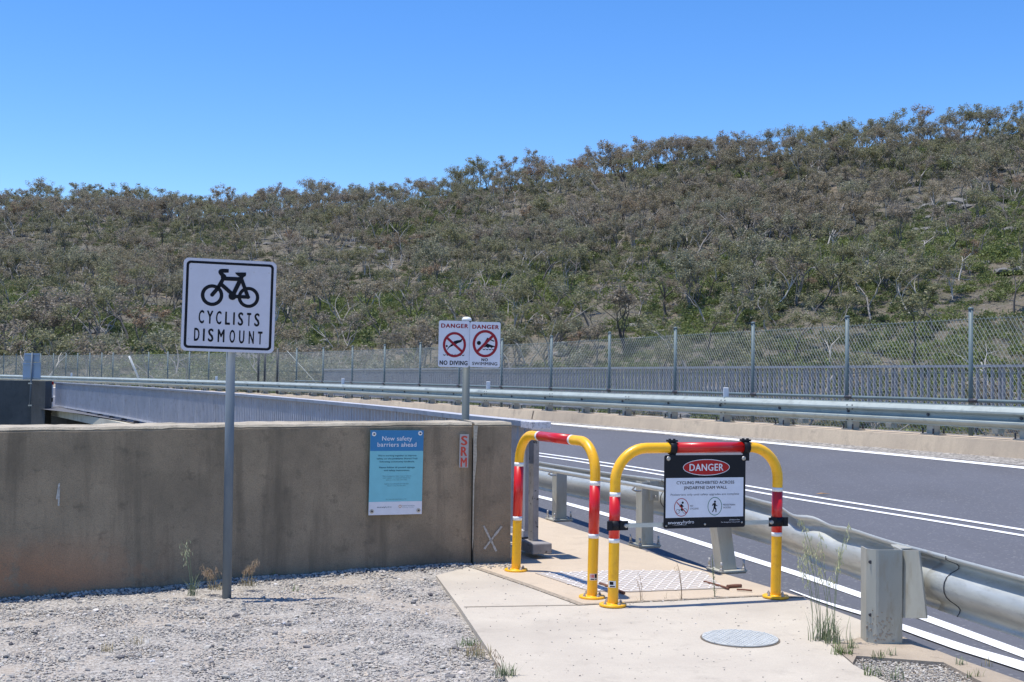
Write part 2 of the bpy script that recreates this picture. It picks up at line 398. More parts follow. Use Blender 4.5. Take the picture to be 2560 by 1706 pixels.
def terrain_z(x, y):
    x = np.asarray(x, float); y = np.asarray(y, float)
    r = np.hypot(x, y); az = np.arctan2(x, y)
    R = np.interp(az, rid_az, rid_R); e = np.interp(az, rid_az, rid_e)
    H = CAMZ+R*e; z0 = -7.5
    t = (r-BASE_R)/(R-BASE_R)
    up = z0+(H-z0)*np.clip(t, 0, 1)-4.0*np.sin(np.pi*np.clip(t, 0, 1))*fbm(x/90, y/90, 5, 2)*1.2
    z = np.where(t < 0, z0, np.where(t > 1, H-(r-R)*0.22, up))
    amp = np.clip(t*6, 0, 1)*np.clip((1.35-t)*2, 0, 1)
    z = z+amp*(1.6*fbm(x/22, y/22, 3, 4))+0.25*fbm(x/4, y/4, 9, 3)
    return z
azs = np.radians(np.linspace(-58, 58, 300)); rs = np.concatenate([np.linspace(20, 110, 14), np.linspace(118, 470, 150), np.linspace(490, 1500, 14)])
A, Rr = np.meshgrid(azs, rs); TX = Rr*np.sin(A); TY = Rr*np.cos(A); TZ = terrain_z(TX, TY)
V = np.stack([TX, TY, TZ], -1).reshape(-1, 3); na, nr = len(azs), len(rs)
I = np.arange(nr*na).reshape(nr, na)
F = np.stack([I[:-1, :-1], I[:-1, 1:], I[1:, 1:], I[1:, :-1]], -1).reshape(-1, 4)
def hill_mat():
    m, nt, b = new_mat('hillside litter'); v = coords(nt)
    c = ramp(nt, noise(nt, v, 0.06, 6, 0.65), [(0.34, (0.115, 0.105, 0.075)), (0.5, (0.17, 0.145, 0.11)), (0.66, (0.24, 0.19, 0.135))])
    c = mix(nt, ramp(nt, noise(nt, v, 0.5, 6, 0.75), [(0.42, 0), (0.62, 0.8)]), c, (0.105, 0.105, 0.06))
    c = mix(nt, ramp(nt, noise(nt, v, 1.4, 5, 0.8), [(0.55, 0), (0.66, 0.8)]), c, (0.30, 0.285, 0.265))
    c = mix(nt, ramp(nt, noise(nt, v, 2.6, 4, 0.8), [(0.55, 0), (0.7, 0.8)]), c, (0.07, 0.065, 0.055))
    nt.links.new(c, b.inputs['Base Color']); b.inputs['Roughness'].default_value = 0.95
    bump(nt, b, noise(nt, v, 1.1, 6, 0.75), 1.0, 0.6); return m
M['hill'] = hill_mat()
o = np_mesh('hill', V, F, M['hill'], smooth=True); tag(o, kind='structure')

# ------------------------------------------------------------------ ground round the viewpoint (gravel yard)
slab_left = [(0.35, 3.0), (0.008, 5.81), (-0.12, 6.58), (-0.306, 7.64), (-0.54, 8.87)]
mb = MB()
nx, ny = 60, 50
def yard_z(x, y):
    bank = max(0, 1-abs(y-wall_y(x)+0.05)/0.35)*0.035
    return -0.03+0.018*mnoise.noise(Vector((x*0.9, y*0.9, 0)))+0.012*mnoise.noise(Vector((x*3, y*3, 4)))+bank
WALLP = [(-9.0, 4.75), (-7.5, 5.5), (-5.6, 6.48), (-3.33, 7.81), (-2.70, 8.14), (-1.83, 8.73), (-1.14, 9.08), (-0.28, 9.44), (0.0, 9.50)]
def wall_y(x):
    return float(np.interp(x, [p[0] for p in WALLP], [p[1] for p in WALLP]))
vs = []; fs = []
for j in range(ny+1):
    for i in range(nx+1):
        x = -9+(i/nx)*11.9; yt = min(wall_y(x)+0.3, 9.75) if x < 0.1 else 6.9
        y = -4+(yt+4)*(j/ny)
        if x > 1.0: x = 1.0+(x-1.0)*(EDGE.at(EDGE.at_y(max(y, -1.9))).x-0.05-1.0)/1.9
        vs.append((x, y, yard_z(x, y)))
for j in range(ny):
    for i in range(nx): a = j*(nx+1)+i; fs.append((a, a+1, a+nx+2, a+nx+1))
mb.add(vs, fs, True); o = mb.build('gravel_yard', M['gravel_bed']); tag(o, kind='structure')

# stones
def ico():
    t = (1+5**.5)/2
    v = np.array([(-1, t, 0), (1, t, 0), (-1, -t, 0), (1, -t, 0), (0, -1, t), (0, 1, t), (0, -1, -t), (0, 1, -t), (t, 0, -1), (t, 0, 1), (-t, 0, -1), (-t, 0, 1)])/1.9
    f = np.array([(0, 11, 5), (0, 5, 1), (0, 1, 7), (0, 7, 10), (0, 10, 11), (1, 5, 9), (5, 11, 4), (11, 10, 2), (10, 7, 6), (7, 1, 8), (3, 9, 4), (3, 4, 2), (3, 2, 6), (3, 6, 8), (3, 8, 9), (4, 9, 5), (2, 4, 11), (6, 2, 10), (8, 6, 7), (9, 8, 1)])
    return v, f
ICV, ICF = ico()
def stones(name, pts, sizes, flat=0.55, zoff=0.2, tint=None):
    n = len(pts); base = ICV[None]*(1+RNG.uniform(-0.32, 0.32, (n, 12, 1)))
    base = base*np.stack([RNG.uniform(0.7, 1.3, n), RNG.uniform(0.6, 1.0, n), RNG.uniform(flat*0.6, flat*1.3, n)], -1)[:, None]
    a = RNG.uniform(0, 6.283, n); ca, sa = np.cos(a)[:, None], np.sin(a)[:, None]; tl = RNG.uniform(-0.5, 0.5, n)[:, None]
    x, y, z = base[..., 0], base[..., 1], base[..., 2]
    y, z = y*np.cos(tl)-z*np.sin(tl), y*np.sin(tl)+z*np.cos(tl)
    x, y = x*ca-y*sa, x*sa+y*ca
    Vv = np.stack([x, y, z], -1)*sizes[:, None, None]+pts[:, None]; Vv[..., 2] += (sizes*zoff)[:, None]
    Ff = (ICF[None]+(np.arange(n)*12)[:, None, None]).reshape(-1, 3)
    tt = np.repeat(RNG.uniform(0, 1, n) if tint is None else tint, 12)
    return np_mesh(name, Vv.reshape(-1, 3), Ff, M['stones'], tint=tt)
pp = []; sz = []
def slab_x(y): return float(np.interp(y, [p[1] for p in slab_left], [p[0] for p in slab_left]))
random.seed(3)
while len(pp) < 46000:
    x = random.uniform(-4.4, 0.5); y = random.uniform(4.9, 9.6)
    if y > wall_y(x)-0.01 or (x > slab_x(y)-0.005 and y < 9.05) or x > 0.2 : continue
    if y > 8.95 and x > -0.3: continue
    if random.random() > 1.0-0.45*max(0, mnoise.noise(Vector((x*1.3, y*1.3, 7)))+0.1)*2: continue
    big = random.random() < 0.03+0.25*max(0, mnoise.noise(Vector((x*1.0, y*1.0, 21)))) or wall_y(x)-y < 0.15
    s_ = random.uniform(0.009, 0.016) if big else random.uniform(0.004, 0.009)
    pp.append((x, y, yard_z(x, y))); sz.append(s_)
for _ in range(420):
    x = random.uniform(-3.6, 0.1); y = random.uniform(5.2, 9.2)
    if y < wall_y(x)-0.03 and x < slab_x(y)-0.03: pp.append((x, y, yard_z(x, y)+0.003)); sz.append(random.uniform(0.013, 0.024))
o = stones('gravel', np.array(pp), np.array(sz)); tag(o, 'loose grey crushed gravel spread in front of the concrete wall', 'gravel', kind='stuff')
# gravel pocket beside the end guardrail post
pocket = [(1.80, 6.28), (1.86, 6.46), (2.28, 6.33), (2.33, 5.9), (2.7, 4.6), (1.98, 4.6), (1.87, 5.85)]
def inpoly(x, y, P):
    c = False
    for i in range(len(P)):
        x1, y1 = P[i]; x2, y2 = P[i-1]
        if (y1 > y) != (y2 > y) and x < (x2-x1)*(y-y1)/(y2-y1)+x1: c = not c
    return c
pp = []; sz = []
while len(pp) < 6500:
    x = random.uniform(1.7, 2.75); y = random.uniform(4.9, 6.5)
    if inpoly(x, y, pocket): pp.append((x, y, -0.02+0.01*random.random())); sz.append(random.uniform(0.003, 0.009))
o = stones('gravel', np.array(pp), np.array(sz)); tag(o, 'small patch of grey gravel between footpath and rough kerb mortar', 'gravel', kind='stuff')

# ------------------------------------------------------------------ footpath slabs
crack = [(-0.30, 9.27), (-0.245, 9.19), (0.12, 8.50), (0.465, 7.80), (1.176, 8.02), (1.72, 8.18), (1.985, 8.13)]
front = [(3.1, 3.0)]+[(EDGE.off(EDGE.at_y(y), 0).x-dx, y) for y, dx in ((3.8, .9), (4.6, .78))]
front = slab_left+[(-0.33, 9.26)]+[(-0.30, 9.26)]+[(x-0.006, y-0.008) for x, y in crack[1:]]+[(EDGE.off(EDGE.at_y(7.7), 0).x, 7.7), (2.19, 7.3), (2.22, 7.12), (1.79, 6.72), (1.79, 6.28), (1.86, 5.87), (1.97, 4.6), (2.1, 3.0)]
front = front[::-1]
mb = MB(); mb.prism(front, -0.25, 0.0); o = mb.build('footpath', M['slab']); tag(o, kind='structure')
def epts(y0, y1, step):
    n = max(2, int(abs(y1-y0)/step)); return [(EDGE.at(EDGE.at_y(y0+(y1-y0)*i/n)).x, y0+(y1-y0)*i/n) for i in range(n+1)]
back = [(x+0.006, y+0.008) for x, y in crack[:-1]]+epts(8.17, 12.6, 0.4)
back += [(-0.1, 12.9), (-0.75, 12.4), (-0.55, 11.7), (0.06, 10.2), (0.0, 9.62), (-0.02, 9.50), (-0.24, 9.45)]
mb = MB(); mb.prism(back, -0.25, 0.004); o = mb.build('footpath', M['slab2']); tag(o, kind='structure')
mb = MB(); mb.prism([(1.795, 6.715), (2.222, 7.11), (2.38, 6.45), (2.57, 5.85), (3.1, 3.9), (2.75, 3.9), (2.33, 5.9), (2.28, 6.33), (1.86, 6.46), (1.795, 6.30)][::-1], -0.25, 0.004)
o = mb.build('kerb', M['mortar']); tag(o, kind='structure')
# path along the dam, behind the railing
mb = MB(); vs = []; fs = []
for i, t in enumerate(np.linspace(0, 1, 40)):
    y = 12.5+t*(47-12.5); e = EDGE.at(EDGE.at_y(y)); q = NEAR.off(NEAR.at_y(y-0.4), -0.06)
    zt = q.z-1.05
    vs += [(e.x, e.y, zt), (q.x, q.y, zt), (e.x, e.y, -0.5), (q.x, q.y, -0.5)]
    if i:
        a = (i-1)*4; fs += [(a, a+4, a+5, a+1), (a, a+2, a+6, a+4)]
mb.add(vs, fs); o = mb.build('footpath', M['slab2']); tag(o, kind='structure')
# deck edge beam of the dam crest under the railing
mb = MB(); mb.sweep([NEAR.off(s, 0.0, -1.07) for s in np.linspace(0.9, NEAR.L+1.5, 60)], [(-0.20, 0), (-0.20, -0.25), (0.06, -0.25), (0.06, 0)])
o = mb.build('dam_edge_beam', M['deck']); tag(o, 'pale concrete edge beam of dam crest below the long grey railing', 'concrete beam')
# the dam body under road
mb = MB(); vs = []; fs = []
for i, t in enumerate(np.linspace(0, 1, 50)):
    y = 9.9+t*(100-9.9)
    q = NEAR.at(NEAR.at_y(min(y, 48)))+Vector((1.5, 1.0, 0)) if y < 48 else EDGE.at(EDGE.at_y(y))
    k = RAIL.off(RAIL.at_y(min(y+6, 108)), 3.2)
    vs += [(q.x, y, -0.52), (q.x, y, -9), (k.x, k.y, -0.5), (k.x, k.y, -9)]
    if i: a = (i-1)*4; fs += [(a, a+1, a+5, a+4), (a+2, a+6, a+7, a+3), (a, a+4, a+6, a+2)]
mb.add(vs, fs); o = mb.build('dam_wall', M['wall_dark']); tag(o, kind='structure')
mb = MB(); mb.box((-30, 35, -8.2), (62, 60, 0.4)); o = mb.build('spillway_floor', M['wall_dark']); tag(o, kind='structure')

# ------------------------------------------------------------------ road
svals = np.linspace(0.5, RAIL.L-0.5, 190); 
vs = []; fs = []; nc = 15
for i, s in enumerate(svals):
    p = RAIL.at(s)
    smax = np.interp(p.y, [8, 20, 24, 34, 50, 110], [13.0, 12.4, 9.0, 7.75, 8.4, 8.2])
    for k in range(nc):
        o_ = 0.15+(smax-0.15)*k/(nc-1); q = RAIL.off(s, -o_); z = 0.33-0.43*(o_-0.2)/8.3
        vs.append((q.x, q.y, z))
for i in range(len(svals)-1):
    for k in range(nc-1): a = i*nc+k; fs.append((a, a+1, a+nc+1, a+nc))
o = MB().add(vs, fs, True).build('road', M['asphalt']); tag(o, kind='structure')
def strip(name, left, right, up, mat):
    """ribbon on the road between two curves"""
    vs = []; fs = []
    for i, (a, b) in enumerate(zip(left, right)):
        for p in (a, b): vs.append((p.x, p.y, road_z(p.x, p.y)+up))
        if i: fs.append((2*i-2, 2*i-1, 2*i+1, 2*i))
    o = MB().add(vs, fs).build(name, mat); tag(o, kind='structure'); return o
def line_strip(pix, w, up=0.006, ext=None):
    P = [PR(*p) for p in pix]
    if ext: P = ext[0]+P+ext[1]
    path = Path([(p.x, p.y, 0) for p in P], 0.4)
    ss = np.linspace(0, path.L, int(path.L/0.35)+2)
    wf = (lambda s: np.interp(path.at(s).y, w[0], w[1])) if isinstance(w, tuple) else (lambda s: w)
    return strip('road_marking', [path.off(s, -wf(s)/2) for s in ss], [path.off(s, wf(s)/2) for s in ss], up, M['paint'])
def offl(path_s0, path_s1, off, n=8): return [RAIL.off(s, -off) for s in np.linspace(path_s0, path_s1, n)]
yR = RAIL.at_y
far_ext = lambda off, y0, y1, n=8: [RAIL.off(yR(y), -off) for y in np.linspace(y0, y1, n)]
# far edge line
a = PR(1359, 1058); sd = rail_sd(a.x, a.y)
line_strip([(2560, 1170.5), (2240, 1138), (1940, 1109.5), (1640, 1081), (1359, 1058)], 0.20, ext=([PR(2790, 1195)], far_ext(sd, 36, 100)))
# double centre line
for pix in ([(2560, 1326.5), (2300, 1285), (1960, 1231.5), (1662, 1181), (1499, 1156), (1341, 1133)], [(2560, 1341), (2300, 1298), (1960, 1243.5), (1662, 1190), (1499, 1164), (1341, 1140)]):
    a = PR(*pix[-1]); line_strip(pix, 0.075, ext=([PR(pix[0][0]+300, pix[0][1]+50)], far_ext(rail_sd(a.x, a.y), 32, 100)))
# near edge line, and the short wide one by the kerb
line_strip([(2560, 1638), (2300, 1542), (2160, 1493), (2000, 1438), (1885, 1402), (1700, 1343), (1499, 1283), (1339, 1241)], 0.105, ext=([PR(2900, 1765)], [Vector((-0.9, 17.6, 0)), Vector((-2.9, 22, 0)), Vector((-6.9, 30, 0)), Vector((-16.6, 48, 0))]))
line_strip([(2850, 1765), (2559, 1669), (2391, 1619), (2250, 1569), (2161, 1538), (2060, 1510), (2001, 1488), (1975, 1478)], ([6.0, 6.9, 7.9, 8.5, 8.9], [0.165, 0.14, 0.09, 0.05, 0.015]), up=0.010)
# gravelly strip between edge line and far kerb
ss = np.linspace(0.5, yR(100), 160)
strip('road_shoulder', [RAIL.off(s, -0.10) for s in ss], [RAIL.off(s, -0.95-0.06*math.sin(s*1.7)-0.03*math.sin(s*4.1)) for s in ss], 0.005, M['shoulder'])
# far kerb (tall, butt-jointed lengths) and the ledge behind it
def zk(s): return RAIL.at(s).z-0.50
K1 = RAIL.at_px(1352)
for a, b in ((0.5, K1-0.03), (K1+0.03, yR(52)), (yR(52)+0.03, yR(104))):
    pth = [RAIL.off(s, 0)+Vector((0, 0, -0.50)) for s in np.arange(a, b, 0.5)]+[RAIL.off(b, 0, -0.50)]
    o = MB().sweep(pth, [(-0.20, 0.0), (-0.26, -0.26), (-0.26, -0.8), (0.42, -0.8), (0.42, 0.0)]).build('kerb', M['kerb']); tag(o, kind='structure')
pth = [RAIL.off(s, 0, -0.50) for s in np.arange(0.5, yR(104), 0.8)]
o = MB().sweep(pth, [(0.43, -0.02), (0.43, -0.9), (1.6, -0.9), (1.6, -0.05)]).build('verge', M['shoulder']); tag(o, kind='structure')
o = MB().sweep(pth, [(1.61, -0.05), (1.61, -1.2), (26, -9.5), (8, -2.6)]).build('embankment', M['hill']); tag(o, kind='structure')

# ------------------------------------------------------------------ far guardrail
BH = 0.345
WPROF = [(0, 0), (0.0, 0.02), (0.065, 0.06), (0.08, 0.085), (0.08, 0.115), (0.012, 0.158), (0.005, 0.185), (0.012, 0.21), (0.08, 0.255), (0.08, 0.285), (0.065, 0.31), (0.0, 0.365), (0, 0.385)]
WPR = [(-o_*1.2, z*BH/0.385-BH) for o_, z in WPROF]
WPR = WPR+[(o_+0.006, z) for o_, z in WPR[::-1]]
gr = empty('guardrail', RAIL.at(yR(17.6))-Vector((0, 0, 0.5)))
gr_inv = Matrix.Translation(-gr.location)
def keep(o, root):                 # parent in place
    o.parent = root; o.matrix_parent_inverse = root.matrix_world.inverted() if False else Matrix.Translation(-Vector(root.location)); return o
tag(gr, 'long weathered steel guardrail along the far kerb of the road', 'guardrail')
PITCHP = 1.735
s0 = RAIL.at_px(2556); k0 = int(s0/PITCHP); first = s0-k0*PITCHP
SP = [first+i*PITCHP for i in range(int((yR(100)-first)/PITCHP))]
spl = [s for i, s in enumerate(SP) if (i-k0) % 2 == 0]
ends = [0.3]+[s+0.12 for s in spl[1:]]
for a, b in zip(ends, ends[1:]):
    pth = [RAIL.off(s, 0.004 if (s-a) < 0.3 else 0) for s in np.linspace(a-(0.0 if a == 0.3 else 0.26), b, 6)]
    o = MB().sweep(pth, WPR, smooth=False).build('beam', M['steel_far']); keep(o, gr)
    for p in o.data.polygons: p.use_smooth = True
    o.data.set_sharp_from_angle(angle=math.radians(28)) if hasattr(o.data, 'set_sharp_from_angle') else None
def rotz(v): return Matrix.Rotation(math.atan2(v.y, v.x), 3, 'Z')
nvis = 0
for i, s in enumerate(SP):
    c = RAIL.off(s, 0.10); R3 = rotz(RAIL.dir(s)); top = c.z-0.02; bot = c.z-0.50
    mb = MB(); mb.box((c.x, c.y, (top+bot)/2+0.01), (0.13, 0.16, top-bot-0.02), R3)
    post = keep(mb.build('post', M['steel_post']), gr)
    if RAIL.at(s).y < 62:
        mb = MB(); mb.box((c.x, c.y, bot+0.012), (0.26, 0.30, 0.022), R3); pl = mb.build('base_plate', M['steel_post']); pl.parent = post
        pl.matrix_parent_inverse = Matrix.Identity(4)
        mb = MB()
        for dx in (-0.105, 0.105):
            for dy in (-0.12, 0.12):
                q = c+R3 @ Vector((dx, dy, 0)); mb = MB(); mb.cyl((q.x, q.y, bot+0.02), 0.014, 0.085, 6); bb = mb.build('anchor_bolt', M['dark_bolt']); bb.parent = post
        q = RAIL.off(s, -0.005, -BH/2); t = RAIL.dir(s); r = Vector((t.y, -t.x, 0))
        mb = MB(); mb.tube([q, q-r*0.03], 0.024, 8); bb = mb.build('rail_bolt', M['dark_bolt']); bb.parent = post
for px in (2556, 2129, 1813, 1574, 1383, 1219):
    s = RAIL.at_px(px) if px != 1813 and px != 1219 else RAIL.at_px(px)
    mb = MB(); t = RAIL.dir(s); r = Vector((t.y, -t.x, 0))
    for ds in (-0.1, 0.02):
        for dz in (0.07, 0.135, 0.25, 0.315):
            q = RAIL.off(s+ds, -0.072, -dz); mb.tube([q, q-r*0.02], 0.011, 6)
    if px < 2500: keep(mb.build('splice_bolt', M['dark_bolt']), gr)
for px, h in ((1813, 0.20), (1219, 0.22), (856, 0.22), (540, 0.2), (178, 0.22)):
    s = RAIL.at_px(px); q = RAIL.off(s, 0.02); mb = MB(); mb.box((q.x, q.y, q.z+h/2-0.02), (0.11, 0.03, h), Matrix.Identity(3)); keep(bevel(mb.build('delineator', M['delineator']), 0.012), gr)

# ------------------------------------------------------------------ chain-link fence behind it
FOFF = 0.95; M['heavy'] = simple('dark strainer post', (0.05, 0.055, 0.06), 0.6)
fn = empty('chain_link_fence', RAIL.off(yR(17.6), FOFF, -0.5)); tag(fn, 'long chain link fence with grey tubular posts behind the far guardrail', 'fence')
FENCE = Path([RAIL.off(s, FOFF) for s in np.linspace(0.3, yR(104), 160)], 0.6)
fz = lambda y: np.interp(y, [5, 19, 32.5, 47, 75, 104], [2.64, 2.62, 2.43, 2.37, 2.40, 2.45])
pxs = [2846, 2427, 2118, 1882, 1688, 1523, 1378, 1254, 1148, 1050, 961, 880.5, 807.6, 741, 693.6, 662, 646, 573, 521.6, 473, 419, 371, 324, 282, 254, 224, 193.7, 164.6, 133, 101, 70, 40, 9, -20]
fs_ = [FENCE.at_px(p) for p in pxs]
for i, s in enumerate(fs_):
    q = FENCE.at(s); zt = float(fz(q.y)); heavy = pxs[i] in (693.6, 662, 646, 636)
    if pxs[i] == 324: continue
    mb = MB(); mb.tube([(q.x, q.y, 0.45), (q.x, q.y, zt-0.01)], 0.036 if not heavy else 0.055, 12); p = keep(mb.build('post', M['fence'] if not heavy else M['heavy']), fn)
    if q.y < 60:
        mb = MB(); mb.tube([(q.x, q.y, zt-0.012), (q.x, q.y, zt+0.015), (q.x, q.y, zt+0.028)], [0.043, 0.043, 0.02], 12); c = mb.build('post_cap', M['fence']); c.parent = p
# woven mesh
prev = []
def strand(mb, k, sgn, r, pitch):
    s0_ = k*pitch; pts = []
    for j in range(5):
        f = j/4; s = s0_+sgn*f*1.25
        if s < 0 or s > FENCE.L: return
        q = FENCE.at(s); zt = float(fz(q.y))-0.14; zb = 0.57; pts.append(Vector((q.x, q.y, zb+(zt-zb)*f)))
    vs_ = []; 
    t = FENCE.dir(s0_); nrm = Vector((t.y, -t.x, 0))
    for p in pts:
        vs_ += [p+t*r, p-t*r*0.5+nrm*r*0.87*sgn, p-t*r*0.5-nrm*r*0.87*sgn]
    fs2 = []
    for j in range(4):
        for a in range(3): b_ = (a+1) % 3; fs2.append((j*3+a, j*3+b_, j*3+3+b_, j*3+3+a))
    mb.add(vs_, fs2)
mb = MB(); k = 0
while k*0.078 < FENCE.L:
    y = FENCE.at(k*0.078).y
    strand(mb, k, -1, 0.0022, 0.078); strand(mb, k, 1, 0.0042, 0.078); k += 1
keep(mb.build('wire_mesh', M['wire'], fix=False), fn)
mb = MB()
for zf_ in (lambda q: fz(q.y)-0.17, lambda q: 0.5*(fz(q.y)+0.57)-0.02 if q.y > 0 else 1, lambda q: 0.6):
    mb.tube([Vector((q.x, q.y, float(zf_(q)))) for q in [FENCE.at(s) for s in np.arange(0.2, FENCE.L, 1.3)]], 0.0045, 4)
keep(mb.build('tension_wire', M['fence'], fix=False), fn)
s_end = FENCE.at_px(738)
mb = MB(); mb.tube([FENCE.at(s)+Vector((0, 0, 0.045))-Vector((FENCE.dir(s).y, -FENCE.dir(s).x, 0))*0.07 for s in np.arange(0.2, s_end, 1.3)], 0.03, 10)
keep(mb.build('pipe_rail', M['fence'], fix=False), fn)
for s in fs_[1:13]:
    s += -0.12; t = FENCE.dir(s); q = FENCE.at(s)+Vector((0, 0, 0.045))-Vector((t.y, -t.x, 0))*0.07
    mb = MB(); mb.tube([q-t*0.09, q+t*0.09], 0.034, 10); keep(mb.build('pipe_coupler', M['dark_bolt']), fn)
# stays in the left part
def at_f(px, z, back=0): 
    s = FENCE.at_px(px); q = FENCE.off(s, back); return Vector((q.x, q.y, z))
mb = MB(); mb.tube([at_f(700, 2.3, 0.3), at_f(790, 0.7, .3)], 0.012, 6)
keep(mb.build('stay', M['wire']), fn)

# ------------------------------------------------------------------ flat-bar railing beyond the fence (far parapet)
def railing(name, path, H, sa, sb, label, bay, side, mats, pitch=0.155, bw=0.065):
    root = empty(name, path.at(sa)-Vector((0, 0, H))); tag(root, label, 'railing')
    rp = [path.at(s) for s in np.linspace(sa, sb, int((sb-sa)/0.7)+2)]
    s = sa; idx = 0
    caps = []
    while s < sb-0.3:
        e = min(s+bay, sb)
        pth = [path.at(x) for x in np.linspace(s+0.004, e-0.004, 5)]
        o = MB().sweep(pth, [(-0.065, -0.045), (-0.075, 0), (0.075, 0), (0.065, -0.045)]).build('top_rail', mats[0]); keep(o, root)
        o = MB().sweep(pth, [(-0.035, -H+0.09), (-0.035, -H+0.14), (0.035, -H+0.14), (0.035, -H+0.09)]).build('bottom_rail', mats[0]); keep(o, root)
        mb = MB(); x = s+0.02
        while x < e-0.01:
            q = path.at(x); R3 = rotz(path.dir(x))
            mb.box((q.x, q.y, q.z-0.047-(H-0.185)/2), (0.042 if path is NEAR else 0.026, bw, H-0.19), R3); x += pitch
        keep(mb.build('baluster_panel', mats[1]), root)
        q = path.at(s+0.06); mb = MB(); mb.box((q.x, q.y, q.z-H+0.045), (0.13, 0.16, 0.086), rotz(path.dir(s+0.06))); keep(mb.build('foot', M['dark_bolt'] if path is NEAR else M['steel_post']), root)
        s = e; idx += 1
    return root
PAR = Path([tuple(RAIL.off(s, 2.2))[:2]+(float(np.interp(RAIL.at(s).y, [5, 19, 48, 60], [1.70, 1.72, 1.56, 1.5])),) for s in np.arange(0.5, yR(52), 0.6)], 0.6)
M['bar_paint'] = simple('grey baluster paint', (0.42, 0.42, 0.45), 0.55, 0, 0.1, 2, grime=(0.33, 0.32, 0.33))
M['bar_dark'] = simple('dull baluster paint', (0.29, 0.29, 0.33), 0.6, 0, 0.12, 2, grime=(0.2, 0.2, 0.22))
railing('railing', PAR, 1.18, 0.5, PAR.at_px(808), 'grey flat bar railing standing behind the chain link fence', 2.4, 1, (M['rail_paint'], M['bar_dark']))
rn = railing('railing', NEAR, 1.05, 0.12, NEAR.L, 'long white railing with peeling paint curving away behind the concrete wall', 2.05, 1, (M['rail_paint'], M['bar_paint']), pitch=0.15, bw=0.05)
M['peel_cap'] = simple('white cap with black chips', (0.58, 0.57, 0.60), 0.6, 0, 0.08, 12, grime=(0.16, 0.15, 0.15))
# end post of the near railing
c = NEAR.at(0); R3 = rotz(NEAR.dir(0))
def lp(dx, dy, dz): q = c+R3 @ Vector((dx, dy, 0)); q.z = dz; return q
mb = MB(); mb.box(lp(0.0, 0, 0.575), (0.10, 0.05, 0.90), R3); keep(bevel(mb.build('end_post', M['peel']), 0.004), rn)
mb = MB(); mb.box(lp(-0.03, 0, 1.072), (0.24, 0.17, 0.062), R3); keep(bevel(mb.build('end_cap', M['peel_cap']), 0.006), rn)
mb = MB(); mb.box(lp(-0.04, 0, 0.085), (0.30, 0.17, 0.085), R3); keep(bevel(mb.build('end_foot', M['peel']), 0.01), rn)

# ------------------------------------------------------------------ concrete wall in front
WH = 1.10
def wall_piece(x0, x1, name_pts):
    pts = [(x0, wall_y(x0))]+[p for p in name_pts if x0 < p[0] < x1]+[(x1, wall_y(x1))]
    return pts
w = empty('concrete_wall', (-2, 8.4, 0)); tag(w, 'weathered brown concrete wall with a pale top, behind the gravel', 'wall')
JX = -0.300
def wall_mesh(pts, th, name, offs=0.0):
    P = [Vector((p[0], p[1], 0)) for p in catmull([(a, b, 0) for a, b in pts], 0.05)]
    prof_face = [(-0.0+offs, WH-0.035), (0.0+offs, -0.4)]
    mb = MB(); mb.sweep(P, [(offs, -0.4), (offs, WH-0.03), (offs-0.012, WH-0.008), (-th, WH-0.008), (-th, -6)], smooth=False)
    o = keep(mb.build(name, M['wall']), w)
    mb = MB(); mb.sweep(P, [(offs-0.003, WH-0.016), (offs-0.016, WH+0.002), (-th+0.02, WH+0.002), (-th-0.002, WH-0.016)])
    t = keep(mb.build('coping_face', M['wall_top']), w)
    for ob_ in (o, t):
        for v in ob_.data.vertices:
            if v.co.z > WH-0.05: v.co.z += 0.007*mnoise.noise(v.co*6)+0.004*mnoise.noise(v.co*19); v.co.y += 0.006*mnoise.noise(v.co*11+Vector((5, 0, 0)))
    return o
wall_mesh(wall_piece(-9, JX-0.004, WALLP), 0.46, 'wall_face')
wall_mesh([(JX+0.012, wall_y(JX+0.012)-0.004), (0.0, 9.50)], 0.46, 'wall_end', 0.02)
mb = MB()
def strip_on_wall(mb, pts, wd, off=0.004):
    # brush stroke on the vertical wall face, given as (x, z) points
    for (x0, z0, x1, z1) in pts:
        n = 10
        for i in range(n):
            f0, f1 = i/n, (i+1)/n; ww = wd*(0.6+0.4*random.random()); 
            a = Vector((x0+(x1-x0)*f0, 0, z0+(z1-z0)*f0)); b_ = Vector((x0+(x1-x0)*f1, 0, z0+(z1-z0)*f1)); dd = (b_-a).normalized(); nn = Vector((-dd.z, 0, dd.x))*ww
            q = [a-nn, b_-nn, b_+nn, a+nn]; q = [Vector((v.x, wall_y(v.x)-0.026-off, v.z)) for v in q]; mb.add(q, [(0, 1, 2, 3)])
strip_on_wall(mb, [(-0.205, 0.295, -0.105, 0.095), (-0.065, 0.29, -0.20, 0.115)], 0.010)
keep(mb.build('chalk_cross', M['chalk'], fix=False), w)
mb = MB(); strip_on_wall(mb, [(-2.985, 0.735, -2.998, 0.63), (-2.985, 0.70, -2.987, 0.585)], 0.006, 0.002)
keep(mb.build('paint_drip', M['chalk'], fix=False), w)
# pale cast edge beside the joint
mb = MB(); x = JX+0.006; mb.add([(x, wall_y(x)-0.027, WH-0.02), (x+0.034, wall_y(x)-0.027, WH-0.02), (x+0.026, wall_y(x)-0.027, 0.95), (x+0.030, wall_y(x)-0.027, 0.83), (x+0.012, wall_y(x)-0.027, 0.62), (x+0.010, wall_y(x)-0.027, 0.2), (x, wall_y(x)-0.027, 0.1)][::-1], [(0, 1, 2, 3, 4, 5, 6)])
M['scar'] = simple('fresh concrete scar', (0.42, 0.38, 0.30), 0.95, 0, 0.25, 70)
keep(mb.build('chipped_edge', M['scar'], fix=False), w)

